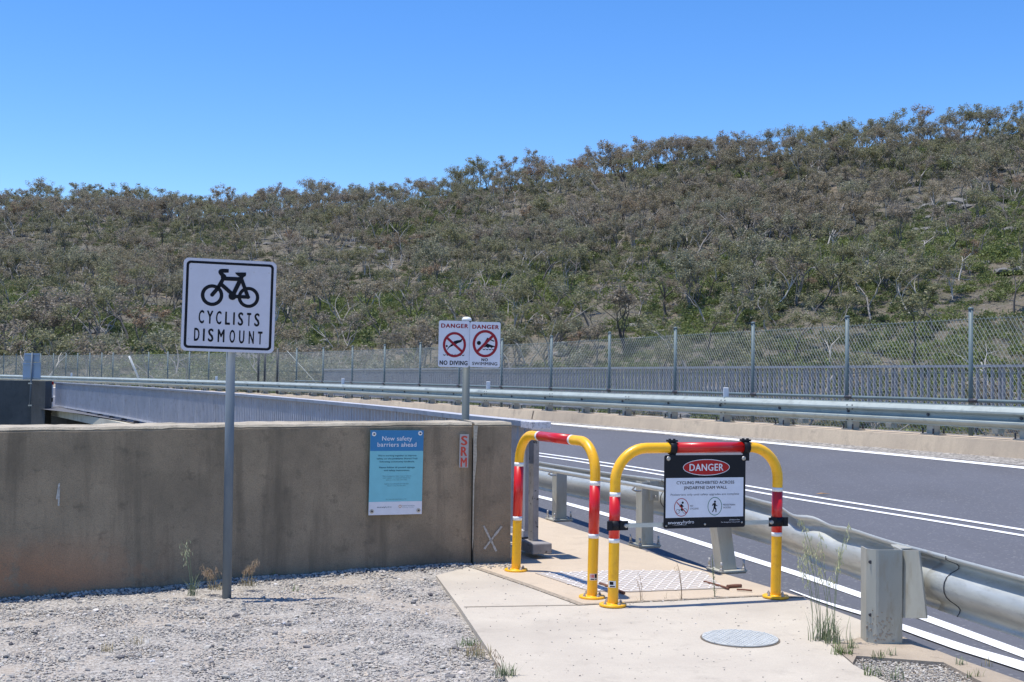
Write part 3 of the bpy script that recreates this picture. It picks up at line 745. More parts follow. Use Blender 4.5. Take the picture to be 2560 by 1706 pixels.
# abutment wall far left with back of a sign
q0 = PD(0, 953, 46.5); q1 = PD(80, 953, 46.3); q2 = PD(115, 953, 46.0)
ab = empty('concrete_wall', (q1.x, q1.y, 0)); tag(ab, 'dark stained concrete abutment wall at the far end of the dam, carrying a sign seen from behind', 'wall')
mb = MB(); mb.prism([(q0.x-7, q0.y+0.5), (q1.x, q1.y+0.05), (q1.x, q1.y+0.55), (q0.x-7, q0.y+1.0)], -7, 0.98); keep(mb.build('wall_face', M['wall_dark']), ab)
mb = MB(); mb.prism([(q1.x+0.01, q1.y-0.05), (q2.x, q2.y-0.05), (q2.x, q2.y+0.6), (q1.x+0.01, q1.y+0.6)], -7, 0.975); keep(mb.build('wall_end', M['wall_dark']), ab)
sb = empty('road_sign', PD(78, 953, 46.0)); tag(sb, 'two blue grey sign backs on a pipe clamped to the far dark wall', 'road sign')
def at46(px, py, d=46.0): return PD(px, py, d)
for (x0, y0, x1, y1) in ((61, 883.5, 99, 906), (57.5, 907, 101.5, 949.5)):
    a, b_ = at46(x0, y0, 45.95), at46(x1, y1, 45.95)
    mb = MB(); mb.box(((a.x+b_.x)/2, 45.95, (a.z+b_.z)/2), (b_.x-a.x, 0.012, a.z-b_.z)); o = keep(bevel(mb.build('sign_panel', M['sign_back']), 0.004), sb)
    for zz in (a.z-0.06, b_.z+0.08):
        mb = MB(); mb.box(((a.x+b_.x)/2, 45.92, zz), (b_.x-a.x-0.04, 0.035, 0.035)); keep(mb.build('stiffener', M['sign_back']), sb)
a, b_ = at46(80.5, 882, 45.87), at46(74, 1020, 45.87)
mb = MB(); mb.tube([a, Vector((a.x-0.02, a.y, at46(80, 955).z)), b_], 0.03, 10); keep(mb.build('post', M['pole']), sb)
for py in (959, 1014):
    c_ = at46(76, py, 45.87); mb = MB(); mb.box(c_, (0.14, 0.10, 0.05)); keep(mb.build('clamp', M['bolt']), sb)
# small far posts where the path starts
def far_hoop():
    r = empty('bollard', PD(127, 1020, 47.2)); tag(r, 'tiny white post with black band and red top at far end of railing', 'bollard')
    x0 = r.location.x; y0 = r.location.y; z0 = PD(127, 1020, 47.2).z; z1 = PD(127, 958, 47.2).z
    for n_, m_, za, zb in (('post', M['white_tape'], 0, .62), ('black_band', M['ink'], .3, .55), ('red_top', M['red'], .95, 1.0)):
        pass
    H = z1-z0
    for n_, m_, fa, fb in (('post', M['white_tape'], 0.02, 0.24), ('black_band', M['ink'], 0.24, 0.40), ('upper_post', M['white_tape'], 0.40, 0.93), ('red_top', M['red'], 0.93, 1.06)):
        mb = MB(); w_ = 0.13 if n_ != 'red_top' else 0.17; mb.box((x0, y0, z0+H*(fa+fb)/2), (w_, 0.08, H*(fb-fa)-0.002)); keep(mb.build(n_, m_), r)
    r = empty('bollard', PD(117.5, 1018, 48.5)); tag(r, 'tiny yellow topped white post beside the far dark wall', 'bollard')
    x0 = PD(118.5, 960, 48.5).x; za = PD(118, 975, 48.5).z; zb = PD(118, 957, 48.5).z; zc = PD(118, 990, 48.5).z
    mb = MB(); mb.box((x0, 48.5, (za+zb)/2), (0.09, 0.06, zb-za)); keep(mb.build('yellow_top', M['yellow']), r)
    mb = MB(); mb.box((x0, 48.5, (zc+za)/2-0.001), (0.085, 0.06, za-zc)); keep(mb.build('post', M['white_tape']), r)
far_hoop()
# leaning white pole far behind the guardrail
a, b_ = PD(323, 891, 66), PD(357, 972, 66.5); mb = MB(); mb.tube([a, b_], 0.06, 8)
o = mb.build('pole', M['white_tape']); tag(o, 'thin white pole leaning behind the far guardrail', 'pole')
# ------------------------------------------------------------------ flat artwork helpers (signs)
def text_poly(body, size=1.0, bold=0.0):
    cu = bpy.data.curves.new('t', 'FONT'); cu.body = body; cu.size = size; cu.space_character = 1.0+bold*2.6; cu.resolution_u = 3; cu.fill_mode = 'FRONT'
    ob = bpy.data.objects.new('t', cu); COL.objects.link(ob)
    bpy.context.view_layer.update()
    me = bpy.data.meshes.new_from_object(ob.evaluated_get(bpy.context.evaluated_depsgraph_get()))
    vs = [(v.co.x, v.co.y) for v in me.vertices]; fs = [tuple(p.vertices) for p in me.polygons]
    bpy.data.objects.remove(ob); bpy.data.curves.remove(cu); bpy.data.meshes.remove(me)
    return vs, fs
class Art:
    """collects flat shapes in a sign's own plane: u right, v up, on the -Y side"""
    def __init__(s): s.mb = MB()
    def poly(s, pts, layer): s.mb.add([(u, -layer, v) for u, v in pts], [tuple(range(len(pts)))]); return s
    def rect(s, u0, v0, u1, v1, layer): return s.poly([(u0, v0), (u1, v0), (u1, v1), (u0, v1)], layer)
    def rrect(s, u0, v0, u1, v1, r, layer): return s.poly(rr_pts(u0, v0, u1, v1, r), layer)
    def disc(s, u, v, r, layer, ry=None, n=36):
        ry = ry or r; return s.poly([(u+r*math.cos(2*math.pi*k/n), v+ry*math.sin(2*math.pi*k/n)) for k in range(n)], layer)
    def ring(s, u, v, r, w, layer, ry=None, n=48):
        ry = ry or r; vs = []
        for k in range(n):
            a = 2*math.pi*k/n; vs += [(u+r*math.cos(a), -layer, v+ry*math.sin(a)), (u+(r-w)*math.cos(a), -layer, v+(ry-w)*math.sin(a))]
        s.mb.add(vs, [(2*k, (2*k+2) % (2*n), (2*k+3) % (2*n), 2*k+1) for k in range(n)]); return s
    def frame(s, a, b, layer):       # between two outlines of equal length
        n = len(a); vs = [(u, -layer, v) for u, v in a]+[(u, -layer, v) for u, v in b]
        s.mb.add(vs, [(k, (k+1) % n, n+(k+1) % n, n+k) for k in range(n)]); return s
    def stroke(s, p, q, w, layer, cap=True):
        p = Vector(p); q = Vector(q); d = (q-p).normalized(); nn = Vector((-d.y, d.x))*w/2
        s.poly([tuple(p-nn), tuple(q-nn), tuple(q+nn), tuple(p+nn)], layer)
        if cap: s.disc(p.x, p.y, w/2, layer+0.00015, n=16); s.disc(q.x, q.y, w/2, layer+0.00015, n=16)
        return s
    def text(s, body, u, v, h, layer, width=None, bold=0.0, align='c', sp=0.0):
        """v is the baseline, h the cap height, width the total width"""
        vs, fs = text_poly(body, 1.0, bold)
        capv, _ = text_poly('H', 1.0, bold); ch = max(y for x, y in capv)
        x0 = min(x for x, y in vs); x1 = max(x for x, y in vs)
        ky = h/ch; kx = (width/(x1-x0)) if width else ky
        ww = (x1-x0)*kx; ox = u-ww/2 if align == 'c' else (u if align == 'l' else u-ww)
        b1 = bold*0.75
        for n_, (dx, dy) in enumerate(((0, 0),) if bold <= 0 else ((-b1, 0.0), (b1, 0.0), (0, b1*0.5), (0, -b1*0.5))):
            s.mb.add([(ox+(x-x0+dx*min(1.0, ky/kx))*kx, -layer-0.00012*n_, v+(y+dy)*ky) for x, y in vs], fs)
        return s
    def build(s, name, mat, parent):
        o = s.mb.build(name, mat, parent, fix=False); return o
def rr_pts(u0, v0, u1, v1, r, n=6):
    P = []
    for cx, cy, a0 in ((u1-r, v0+r, -90), (u1-r, v1-r, 0), (u0+r, v1-r, 90), (u0+r, v0+r, 180)):
        for k in range(n+1): a = math.radians(a0+90*k/n); P.append((cx+r*math.cos(a), cy+r*math.sin(a)))
    return P
def plate(name, pts, th, mat, parent):
    n = len(pts); vs = [(u, 0, v) for u, v in pts]+[(u, th, v) for u, v in pts]
    fs = [tuple(range(n)), tuple(range(n, 2*n))[::-1]]+[(i, n+i, n+(i+1) % n, (i+1) % n) for i in range(n)]
    return MB().add(vs, fs).build(name, mat, parent)
def orient(root, yaw, tilt_inplane=0.0, lean=0.0):
    root.rotation_euler = (Matrix.Rotation(yaw, 3, 'Z') @ Matrix.Rotation(lean, 3, 'X') @ Matrix.Rotation(tilt_inplane, 3, 'Y')).to_euler()

# ------------------------------------------------------------------ CYCLISTS DISMOUNT sign
base = PZ(567, 1481, 0.0)
rs_ = empty('road_sign', (base.x, base.y, 0)); tag(rs_, 'square white CYCLISTS DISMOUNT sign with bicycle symbol on a grey pole in gravel', 'road sign')
top = PD(577, 880, base.y)
mb = MB(); dirp = (top-base).normalized(); mb.tube([Vector((0, 0, -0.3)), Vector((top.x-base.x, top.y-base.y, top.z+0.50))], 0.0305, 20)
mb.build('pole', M['pole'], rs_)
ctr = PD(573, 765, base.y-0.045)
face = empty('sign_panel', (0, 0, 0))
bpy.data.objects.remove(face)
W_, H_ = 0.632, 0.652
W_ = 0.612; H_ = 0.624
pl = plate('sign_panel', rr_pts(-W_/2, -H_/2, W_/2, H_/2, 0.035), 0.003, M['sign_edge'], rs_)
pl.location = ctr-Vector((base.x, base.y, 0)); orient(pl, math.radians(15), math.radians(1.1), math.radians(-1.0))
def Z(x, y):                        # from a straight-on reading of the sign face
    f = (x-148)/1302; yt = 130+55*f; yb = 1490-20*f
    return (f-0.5)*W_, (0.5-(y-yt)/(yb-yt))*H_
art = Art(); art.rrect(-W_/2+0.002, -H_/2+0.002, W_/2-0.002, H_/2-0.002, 0.034, 0.0008); art.build('white_face', M['sign_white'], pl)
art = Art(); art.frame(rr_pts(-W_/2+0.019, -H_/2+0.019, W_/2-0.019, H_/2-0.019, 0.028), rr_pts(-W_/2+0.036, -H_/2+0.036, W_/2-0.036, H_/2-0.036, 0.014), 0.0016); art.build('black_border', M['ink'], pl)
k = W_/1302
art = Art(); L = 0.0018
art.ring(*Z(556, 673), 156*k, 50*k, L); art.ring(*Z(1065, 692), 152*k, 48*k, L)
art.stroke(Z(556, 668), Z(640, 560), 55*k, L+.0003); art.stroke(Z(636, 562), Z(712, 415), 54*k, L+.0003)
art.poly([Z(*p) for p in ((775, 292), (680, 290), (650, 298), (634, 318), (631, 342), (640, 365), (668, 398), (668, 425), (700, 440), (745, 400), (740, 385), (700, 348), (775, 345))], L+.0006)
art.stroke(Z(705, 430), Z(940, 435), 58*k, L+.0009, False); art.stroke(Z(675, 512), Z(835, 650), 56*k, L+.0012); art.stroke(Z(948, 430), Z(852, 650), 60*k, L+.0015)
art.poly([Z(*p) for p in ((868, 340), (1018, 338), (1020, 365), (1014, 392), (990, 402), (980, 425), (930, 425), (928, 402), (895, 380), (872, 360))], L+.0018)
art.stroke(Z(958, 435), Z(1058, 690), 52*k, L+.0021); art.stroke(Z(860, 683), Z(1062, 688), 50*k, L+.0024); art.disc(*Z(840, 680), 56*k, L+.0027)
art.build('bicycle_symbol', M['ink'], pl)
def letters(art, word, x0, x1, yb0, yb1, h, L, w, adv):
    """condensed road lettering set glyph by glyph, in sign reading coordinates"""
    n = len(word); X = x0
    for c_, (a, b_) in zip(word, adv):
        ym = yb0+(yb1-yb0)*((a+b_)/2-x0)/(x1-x0)
        u0, v0 = Z(a, ym); u1, _ = Z(b_, ym)
        art.text(c_, (u0+u1)/2, v0, h*k*1.0, L, width=(u1-u0)-(0.012 if c_ != 'I' else 0.0)*1.0, bold=0.045 if c_ != 'I' else 0.0)
art = Art()
letters(art, 'CYCLISTS', 372, 1240, 1078, 1096, 180, 0.0018, 0, [(372, 466), (485, 590), (612, 706), (740, 827), (860, 884), (920, 1010), (1042, 1122), (1150, 1240)])
letters(art, 'DISMOUNT', 318, 1290, 1336, 1348, 178, 0.0018, 0, [(318, 412), (449, 475), (512, 604), (645, 757), (808, 906), (942, 1036), (1078, 1170), (1206, 1290)])
art.build('lettering', M['ink'], pl)
art = Art()
for x, y in ((252, 297), (585, 310), (915, 322), (1130, 332), (1342, 342), (252, 1312), (908, 1322), (1125, 1328), (1335, 1330)): art.disc(*Z(x, y), 6*k, 0.0022, n=10)
art.build('rivet', M['bolt'], pl)
for zz in (0.16, -0.2):
    mb = MB(); mb.box((0, 0.022, zz), (0.52, 0.03, 0.03)); mb.build('bracket', M['steel'], pl)

# ------------------------------------------------------------------ pair of danger signs on a pole behind the wall
pb = PD(1163, 1046, 10.02)
sp = empty('sign_post', (pb.x, pb.y, -0.2)); tag(sp, 'thick grey pipe post with a white domed cap rising behind the concrete wall', 'sign post')
tp = PD(1167, 797, 10.02)
mb = MB(); mb.tube([Vector((0, 0, -0.6)), Vector((tp.x-pb.x, 0, tp.z+0.2-0.01))], 0.032, 20); mb.build('pole', M['pole_grey'], sp)
mb = MB(); z = tp.z+0.2-0.02; mb.tube([Vector((tp.x-pb.x, 0, z)), Vector((tp.x-pb.x, 0, z+0.014)), Vector((tp.x-pb.x, 0, z+0.028)), Vector((tp.x-pb.x, 0, z+0.034))], [0.041, 0.041, 0.033, 0.014], 20); mb.build('cap', M['white_tape'], sp)
def water_sign(x0, x1, y0, y1, label, which, yaw):
    d = 9.96; a = PD(x0, y0, d); b_ = PD(x1, y1, d); w_ = b_.x-a.x; h_ = a.z-b_.z
    r = empty('danger_sign', ((a.x+b_.x)/2, d, (a.z+b_.z)/2)); tag(r, label, 'danger sign', 'pair of small white danger signs on one pole')
    orient(r, yaw, math.radians(0.6))
    p = plate('panel', rr_pts(-w_/2, -h_/2, w_/2, h_/2, 0.016), 0.002, M['sign_white2'], r)
    U = lambda x: ((x)-0.5)*w_; Vv = lambda y: (0.5-y)*h_
    L = 0.0012
    at_ = Art(); at_.text('DANGER', U(0.51), Vv(0.152), 0.085*h_, L, width=0.86*w_, bold=0.06); at_.build('danger_lettering', M['sign_red'], r)
    at_ = Art()
    if which == 'dive':
        cx, cy, rr, ww = 0.515, 0.517, 0.375*w_, 0.078*w_
        at_.text('NO DIVING', U(0.5), Vv(0.955), 0.09*h_, L, width=0.89*w_, bold=0.06)
        s2 = Art()
        pts = [(0.83, 0.315), (0.80, 0.36), (0.755, 0.43), (0.70, 0.455), (0.60, 0.475), (0.52, 0.51), (0.42, 0.56), (0.34, 0.61), (0.26, 0.70), (0.25, 0.64), (0.30, 0.58), (0.38, 0.535), (0.45, 0.475), (0.52, 0.435), (0.62, 0.42), (0.72, 0.405), (0.765, 0.37), (0.81, 0.32)]
        pts = [(0.83, 0.315), (0.79, 0.37), (0.735, 0.455), (0.62, 0.485), (0.50, 0.53), (0.36, 0.575), (0.25, 0.66), (0.33, 0.565), (0.43, 0.50), (0.50, 0.44), (0.60, 0.42), (0.71, 0.41), (0.765, 0.365)]
        pts = [(0.83, 0.315), (0.765, 0.365), (0.71, 0.41), (0.60, 0.42), (0.50, 0.44), (0.43, 0.50), (0.33, 0.565), (0.25, 0.66), (0.36, 0.575), (0.50, 0.53), (0.62, 0.485), (0.735, 0.455), (0.79, 0.37)]
        s2.poly([(U(a), Vv(b)) for a, b in pts], L); s2.disc(U(0.268), Vv(0.55), 0.034*w_, L)
        n_ = 7
        for i in range(n_):
            u0 = 0.15+0.7*i/n_; s2.poly([(U(u0), Vv(0.715)), (U(u0+.03), Vv(0.738)), (U(u0+.07), Vv(0.738)), (U(u0+.1), Vv(0.715)), (U(u0+.08), Vv(0.752)), (U(u0+.05), Vv(0.76)), (U(u0+.02), Vv(0.752))], L)
        s2.build('diver_symbol', M['ink'], r)
        s3 = Art(); s3.ring(U(cx), Vv(cy), rr, ww, L+.0006, ry=rr*1.09); s3.stroke((U(0.27), Vv(0.37)), (U(0.76), Vv(0.66)), ww, L+.0012, False); s3.build('prohibition_ring', M['sign_red'], r)
    else:
        cx, cy, rr, ww = 0.505, 0.48, 0.412*w_, 0.085*w_
        at_.text('NO', U(0.5), Vv(0.865), 0.062*h_, L, width=0.20*w_, bold=0.06); at_.text('SWIMMING', U(0.505), Vv(0.955), 0.068*h_, L, width=0.82*w_, bold=0.025)
        s2 = Art(); s2.disc(U(0.30), Vv(0.467), 0.068*w_, L)
        s2.poly([(U(a), Vv(b)) for a, b in ((0.57, 0.345), (0.80, 0.41), (0.80, 0.435), (0.60, 0.385), (0.50, 0.50), (0.42, 0.58), (0.40, 0.55))], L)
        s2.poly([(U(a), Vv(b)) for a, b in ((0.57, 0.475), (0.83, 0.535), (0.83, 0.56), (0.77, 0.55), (0.72, 0.575), (0.66, 0.55), (0.60, 0.575), (0.54, 0.55), (0.45, 0.565))], L)
        for i in range(4):
            u0 = 0.42+0.1*i; s2.poly([(U(u0), Vv(0.585)), (U(u0+.03), Vv(0.60)), (U(u0+.07), Vv(0.60)), (U(u0+.1), Vv(0.585)), (U(u0+.08), Vv(0.615)), (U(u0+.05), Vv(0.622)), (U(u0+.02), Vv(0.615))], L)
        s2.build('swimmer_symbol', M['ink'], r)
        s3 = Art(); s3.ring(U(cx), Vv(cy), rr, ww, L+.0006, ry=rr*1.09); s3.stroke((U(0.77), Vv(0.29)), (U(0.24), Vv(0.665)), ww, L+.0012, False); s3.build('prohibition_ring', M['sign_red'], r)
    at_.build('lettering', M['ink'], r)
water_sign(1097, 1173, 802, 918.5, 'small white DANGER NO DIVING sign, the left one on the pole behind the wall', 'dive', math.radians(3))
water_sign(1175, 1250, 805, 919, 'small white DANGER NO SWIMMING sign, the right one on the pole behind the wall', 'swim', math.radians(3))

# ------------------------------------------------------------------ poster and SRM sticker on the wall
def on_wall(px, py, off):
    # intersect the ray with the wall face
    d = ray(px, py); t = 8.5
    for _ in range(30):
        p = CAM+d*t; t += (wall_y(p.x)-off-p.y)*0.8/d.y
    return CAM+d*t
A_, B_, C_, D_ = on_wall(925, 1076, 0.03), on_wall(1058, 1076.5, 0.03), on_wall(1055.4, 1284.5, 0.03), on_wall(922.5, 1289.6, 0.03)
cen = (A_+B_+C_+D_)/4; uu = ((B_-A_)+(C_-D_)); uu = Vector((uu.x, uu.y, 0)).normalized()
po = empty('poster', cen); tag(po, 'blue and aqua New safety barriers ahead poster on the concrete wall', 'poster'); yawp = math.atan2(uu.y, uu.x)
pw = ((B_-A_).length+(C_-D_).length)/2; ph = ((A_-D_).length+(B_-C_).length)/2
orient(po, yawp, math.radians(0.7))
plate('panel', rr_pts(-pw/2, -ph/2, pw/2, ph/2, 0.002), 0.003, M['poster'], po)
U = lambda x: (x-0.5)*pw
Vp = lambda y: (0.5-y)*ph
a = Art(); a.rect(U(0), Vp(0.245), U(1), Vp(0), 0.0008); a.build('blue_header', M['blue_panel'], po)
a = Art(); a.rect(U(0), Vp(1), U(1), Vp(0.845), 0.0008); a.build('white_footer', M['ink_white'], po)
a = Art(); a.text('New safety', U(0.5), Vp(0.122), 0.051*ph, 0.0015, width=0.56*pw, bold=0.018); a.text('barriers ahead', U(0.5), Vp(0.194), 0.051*ph, 0.0015, width=0.73*pw, bold=0.018); a.build('heading', M['ink_white'], po)
a = Art()
for s_, y, w_ in (("We're working together to improve", .308, .72), ('safety on the Jindabyne Shared Trail', .344, .76), ('following community feedback.', .380, .66), ('Please follow all posted signage', .448, .67), ('and safety instructions.', .483, .49)):
    a.text(s_, U(0.51), Vp(y), 0.0165*ph, 0.0015, width=w_*pw, bold=0.02)
a.text('snowy', U(0.155), Vp(0.915), 0.017*ph, 0.0015, width=0.15*pw, bold=0.02, align='l')
a.build('lettering', M['poster_dark'], po)
a = Art()
for s_, y, w_ in (('This is a temporary safety measure while we', .548, .54), ('work together on a long-term solution that', .570, .52), ('balances trail access with safety.', .593, .40), ('Cyclists must dismount and walk their', .640, .46), ('bikes to cross the dam wall.', .662, .34), ('For more information visit our site', .822, .38)):
    a.text(s_, U(0.51), Vp(y), 0.011*ph, 0.0015, width=w_*pw)
a.text('hydro', U(0.305), Vp(0.915), 0.017*ph, 0.0015, width=0.12*pw, align='l'); a.text('SNOWY MONARO', U(0.625), Vp(0.905), 0.012*ph, 0.0015, width=0.24*pw, align='l')
a.text('REGIONAL COUNCIL', U(0.625), Vp(0.922), 0.006*ph, 0.0015, width=0.22*pw, align='l')
a.build('small_lettering', M['soft_print'], po)
a = Art(); a.ring(U(0.585), Vp(0.903), 0.027*pw, 0.009*pw, 0.0015); a.build('ring_logo', M['orange_print'], po)
for fx, fy in ((0.065, 0.045), (0.935, 0.035), (0.06, 0.955), (0.935, 0.955)):
    mb = MB(); mb.tube([Vector((U(fx), 0.002, Vp(fy))), Vector((U(fx), -0.0035, Vp(fy)))], 0.0165, 16); w1 = mb.build('washer', M['bolt'] if fy > .5 else M['white_tape'], po)
    mb = MB(); mb.tube([Vector((U(fx), -0.003, Vp(fy))), Vector((U(fx), -0.012, Vp(fy)))], 0.0065, 10); b2 = mb.build('screw', M['dark_bolt'], w1)
A_, C_ = on_wall(1148.5, 1086, 0.028), on_wall(1171.5, 1169, 0.028); cen = (A_+C_)/2
st = empty('sticker', cen); tag(st, 'narrow cracked white sticker reading SRM in red, high on the wall', 'sticker'); orient(st, yawp-math.radians(4), math.radians(0.8))
sw = 0.074; sh = A_.z-C_.z
plate('backing', rr_pts(-sw/2, -sh/2, sw/2, sh/2, 0.001), 0.0015, M['srm_back'], st)
for i, c_ in enumerate('SRM'): a = Art(); a.text(c_, 0, sh/2-sh*(0.325*(i+1)), 0.265*sh, 0.001, width=0.62*sw, bold=0.05); a.build('letter', M['srm_red'], st)

# ------------------------------------------------------------------ hoops
def hoop_path(L_, R_, H, r, n=10):
    L_ = Vector(L_); R_ = Vector(R_); u = (R_-L_); w_ = u.length; u.normalize(); Zu = Vector((0, 0, 1)); P = [L_.copy()]
    for k in range(n+1):
        a = math.pi*(1-0.5*k/n); P.append(L_+u*(r+r*math.cos(a))+Zu*(H-r+r*math.sin(a)))
    for k in range(n+1):
        a = math.pi*(0.5-0.5*k/n); P.append(L_+u*(w_-r+r*math.cos(a))+Zu*(H-r+r*math.sin(a)))
    P.append(R_.copy()); return P, u, w_
def hoop(Lp, Rp, H, rad, label, bandsL, bandsR, bar, lean=0.0, bar_white=True):
    Lp = Vector(Lp); Rp = Vector(Rp); mid = (Lp+Rp)/2
    r = empty('hoop_barrier', (mid.x, mid.y, 0)); tag(r, label, 'barrier', 'yellow and red hoop barriers across the footpath')
    P, u, w_ = hoop_path(Lp-mid, Rp-mid, H, 0.215)
    for p in P:
        p.x += lean*p.z
    pr = 0.0345
    MB().tube(P, pr, 24, caps=False).build('frame', M['yellow'], r)
    def at(side, z): b_ = P[0] if side == 0 else P[-1]; return Vector((b_.x+lean*z, b_.y, z))
    def sleeve(name, mat, a, b_, grow): MB().tube([a, b_], pr+grow, 24).build(name, mat, r)
    for side, bands in ((0, bandsL), (1, bandsR)):
        (w0, r0, r1, w1) = bands
        sleeve('red_band', M['red'], at(side, r0), at(side, r1), 0.0012)
        sleeve('white_band', M['white_tape'], at(side, w0), at(side, r0), 0.0009); sleeve('white_band', M['white_tape'], at(side, r1), at(side, w1), 0.0009)
    tb = lambda f: Vector((P[0].x, P[0].y, 0))+u*(w_*f)+Vector((lean*H, 0, H))
    f0, f1 = bar
    sleeve('red_band', M['red'], tb(f0), tb(f1), 0.0012)
    sleeve('white_band', M['white_tape'], tb(f0-0.022), tb(f0), 0.0009); sleeve('white_band', M['white_tape'], tb(f1), tb(f1+0.022), 0.0009)
    for q in (P[0], P[-1]):
        fl = MB(); fl.tube([Vector((q.x, q.y, 0.004)), Vector((q.x, q.y, 0.016)), Vector((q.x, q.y, 0.019))], [0.088, 0.088, 0.084], 36); f_ = fl.build('base_plate', M['yellow'], r)
        for k in range(4):
            a = 0.6+k*math.pi/2; c_ = (q.x+0.064*math.cos(a), q.y+0.064*math.sin(a), 0.018)
            mb = MB(); mb.cyl(c_, 0.013, 0.003, 14); mb.cyl((c_[0], c_[1], 0.021), 0.0095, 0.010, 6); mb.cyl((c_[0], c_[1], 0.031), 0.005, 0.008, 8); mb.build('bolt', M['bolt'], f_)
        mb = MB(); mb.cyl((q.x, q.y, 0.016), 0.040, 0.006, 24, 0.036); mb.build('weld_collar', M['yellow'], f_)
    return r, P, u, w_, mid, at, tb
L1 = PZ(1290, 1428.5); R1 = PZ(1480, 1496); L2 = PZ(1532, 1516); R2 = PZ(1939, 1495)
h1 = hoop(L1, R1, 1.035, 0.2, 'small yellow hoop barrier with three red bands, nearest the concrete wall', (0.385, 0.415, 0.79, 0.82), (0.40, 0.43, 0.75, 0.78), (0.29, 0.70), 0.018)
h2 = hoop(L2, R2, 1.015, 0.2, 'yellow hoop barrier holding the black cycling prohibited sign', (0.409, 0.437, 0.705, 0.733), (0.415, 0.442, 0.715, 0.742), (0.345, 0.785), 0.012)
def decal(hp, side, z, parts, yaw, w_=0.052, h_=0.042):
    r, P, u, ww, mid, at, tb = hp; c_ = at(side, z); rad = 0.0358
    def patch(name, mat, a0, a1, z0, z1, g):
        vs = []; n = 6
        for i in range(n+1):
            a = a0+(a1-a0)*i/n
            for zz in (z0, z1): vs.append((c_.x+(rad+g)*math.sin(a), c_.y-(rad+g)*math.cos(a), c_.z+zz))
        MB().add(vs, [(2*i, 2*i+2, 2*i+3, 2*i+1) for i in range(n)]).build(name, mat, r, fix=False)
    patch('label_decal', M['white_tape'], yaw-0.75, yaw+0.75, 0, h_, 0)
    for nm, mt, a0, a1, z0, z1 in parts: patch(nm, M[mt], yaw+a0, yaw+a1, z0, z1, 0.0006)
decal(h1, 1, 0.125, [('decal_print', 'red', -0.6, -0.42, 0.016, 0.038), ('decal_print', 'red', -0.34, -0.16, 0.016, 0.038), ('decal_print', 'red', -0.08, 0.1, 0.016, 0.038), ('decal_print', 'ink', 0.2, 0.68, 0.014, 0.040), ('decal_print', 'ink', -0.6, 0.1, 0.003, 0.010), ('decal_print', 'ink', 0.2, 0.66, 0.003, 0.009)], 0.15)
decal(h2, 0, 0.125, [('decal_print', 'ink', -0.45, 0.3, 0.017, 0.038), ('decal_print', 'ink', -0.4, 0.6, 0.003, 0.010)], -0.35)

# ------------------------------------------------------------------ sign hanging on the hoop
r2, P2, u2, w2, mid2, at2, tb2 = h2
a = PD(1662, 1138, 7.80); b_ = PD(1865, 1138, 7.99); c_ = PD(1861.6, 1318, 7.96); d_ = PD(1658.4, 1322, 7.74)
yaw2 = math.atan2(u2.y, u2.x); nn = Vector((u2.y, -u2.x, 0))
def on_plane(px, py, off):
    o_ = mid2+nn*off; d = ray(px, py); t = (o_-CAM).dot(nn)/d.dot(nn); return CAM+d*t
A2, B2, C2, D2 = [on_plane(x, y, 0.05) for x, y in ((1662, 1138), (1865, 1138), (1861.6, 1318), (1658.4, 1322))]
cen = (A2+B2+C2+D2)/4; dw = (B2-A2).dot(u2); dh = ((A2-D2).length+(B2-C2).length)/2
ds = empty('danger_sign', cen); tag(ds, 'black bordered DANGER CYCLING PROHIBITED sign clamped to the second yellow hoop', 'danger sign')
orient(ds, yaw2, math.radians(0.3))
plate('panel', rr_pts(-dw/2, -dh/2, dw/2, dh/2, 0.014), 0.004, M['black'], ds)
U = lambda x: ((x-132)/1328-0.5)*dw
Vd = lambda y: (0.5-(y-312)/1190)*dh
a = Art(); a.rect(U(160), Vd(1328), U(1425), Vd(683), 0.001); a.build('white_panel', M['sign_white2'], ds)
a = Art(); a.disc(U(812), Vd(514), 372/1328*dw, 0.001, ry=124/1190*dh, n=64); a.build('red_oval', M['oval_red'], ds)
a = Art(); a.ring(U(812), Vd(514), 382/1328*dw, 0.004, 0.0016, ry=133/1190*dh, n=64)
a.text('DANGER', U(812), Vd(568), 110/1190*dh, 0.0022, width=550/1328*dw, bold=0.03)
a.text('snowy', U(200), Vd(1428), 46/1190*dh, 0.0018, width=238/1328*dw, bold=0.03, align='l'); a.text('hydro', U(446), Vd(1424), 52/1190*dh, 0.0018, width=172/1328*dw, bold=-0.006, align='l')
a.poly([(U(262), Vd(1452)), (U(400), Vd(1444)), (U(520), Vd(1452)), (U(400), Vd(1437))], 0.0018)
a.text('Jindabyne Dam', U(1368), Vd(1388), 17/1190*dh, 0.0018, width=170/1328*dw, bold=0.02, align='r'); a.text('For Emergency Contact 000', U(1368), Vd(1424), 15/1190*dh, 0.0018, width=305/1328*dw, align='r')
a.build('white_lettering', M['ink_white'], ds)
a = Art(); a.text('CYCLING PROHIBITED ACROSS', U(800), Vd(785), 48/1190*dh, 0.0018, width=940/1328*dw, bold=0.022); a.text('JINDABYNE DAM WALL', U(800), Vd(868), 48/1190*dh, 0.0018, width=705/1328*dw, bold=0.022)
a.build('lettering', M['ink'], ds)
a = Art(); a.text('Pedestrians only until safety upgrades are complete', U(795), Vd(970), 33/1190*dh, 0.0018, width=1115/1328*dw)
for s_, x, y, w_ in (('NO', 550, 1152, 50), ('CYCLING', 550, 1198, 140), ('PEDESTRIAN', 1092, 1145, 198), ('ACCESS', 1092, 1190, 125)): a.text(s_, U(x), Vd(y), 26/1190*dh, 0.0018, width=w_/1328*dw, bold=0.006, align='l')
a.build('small_lettering', M['grey_print'], ds)
kx = dw/1328
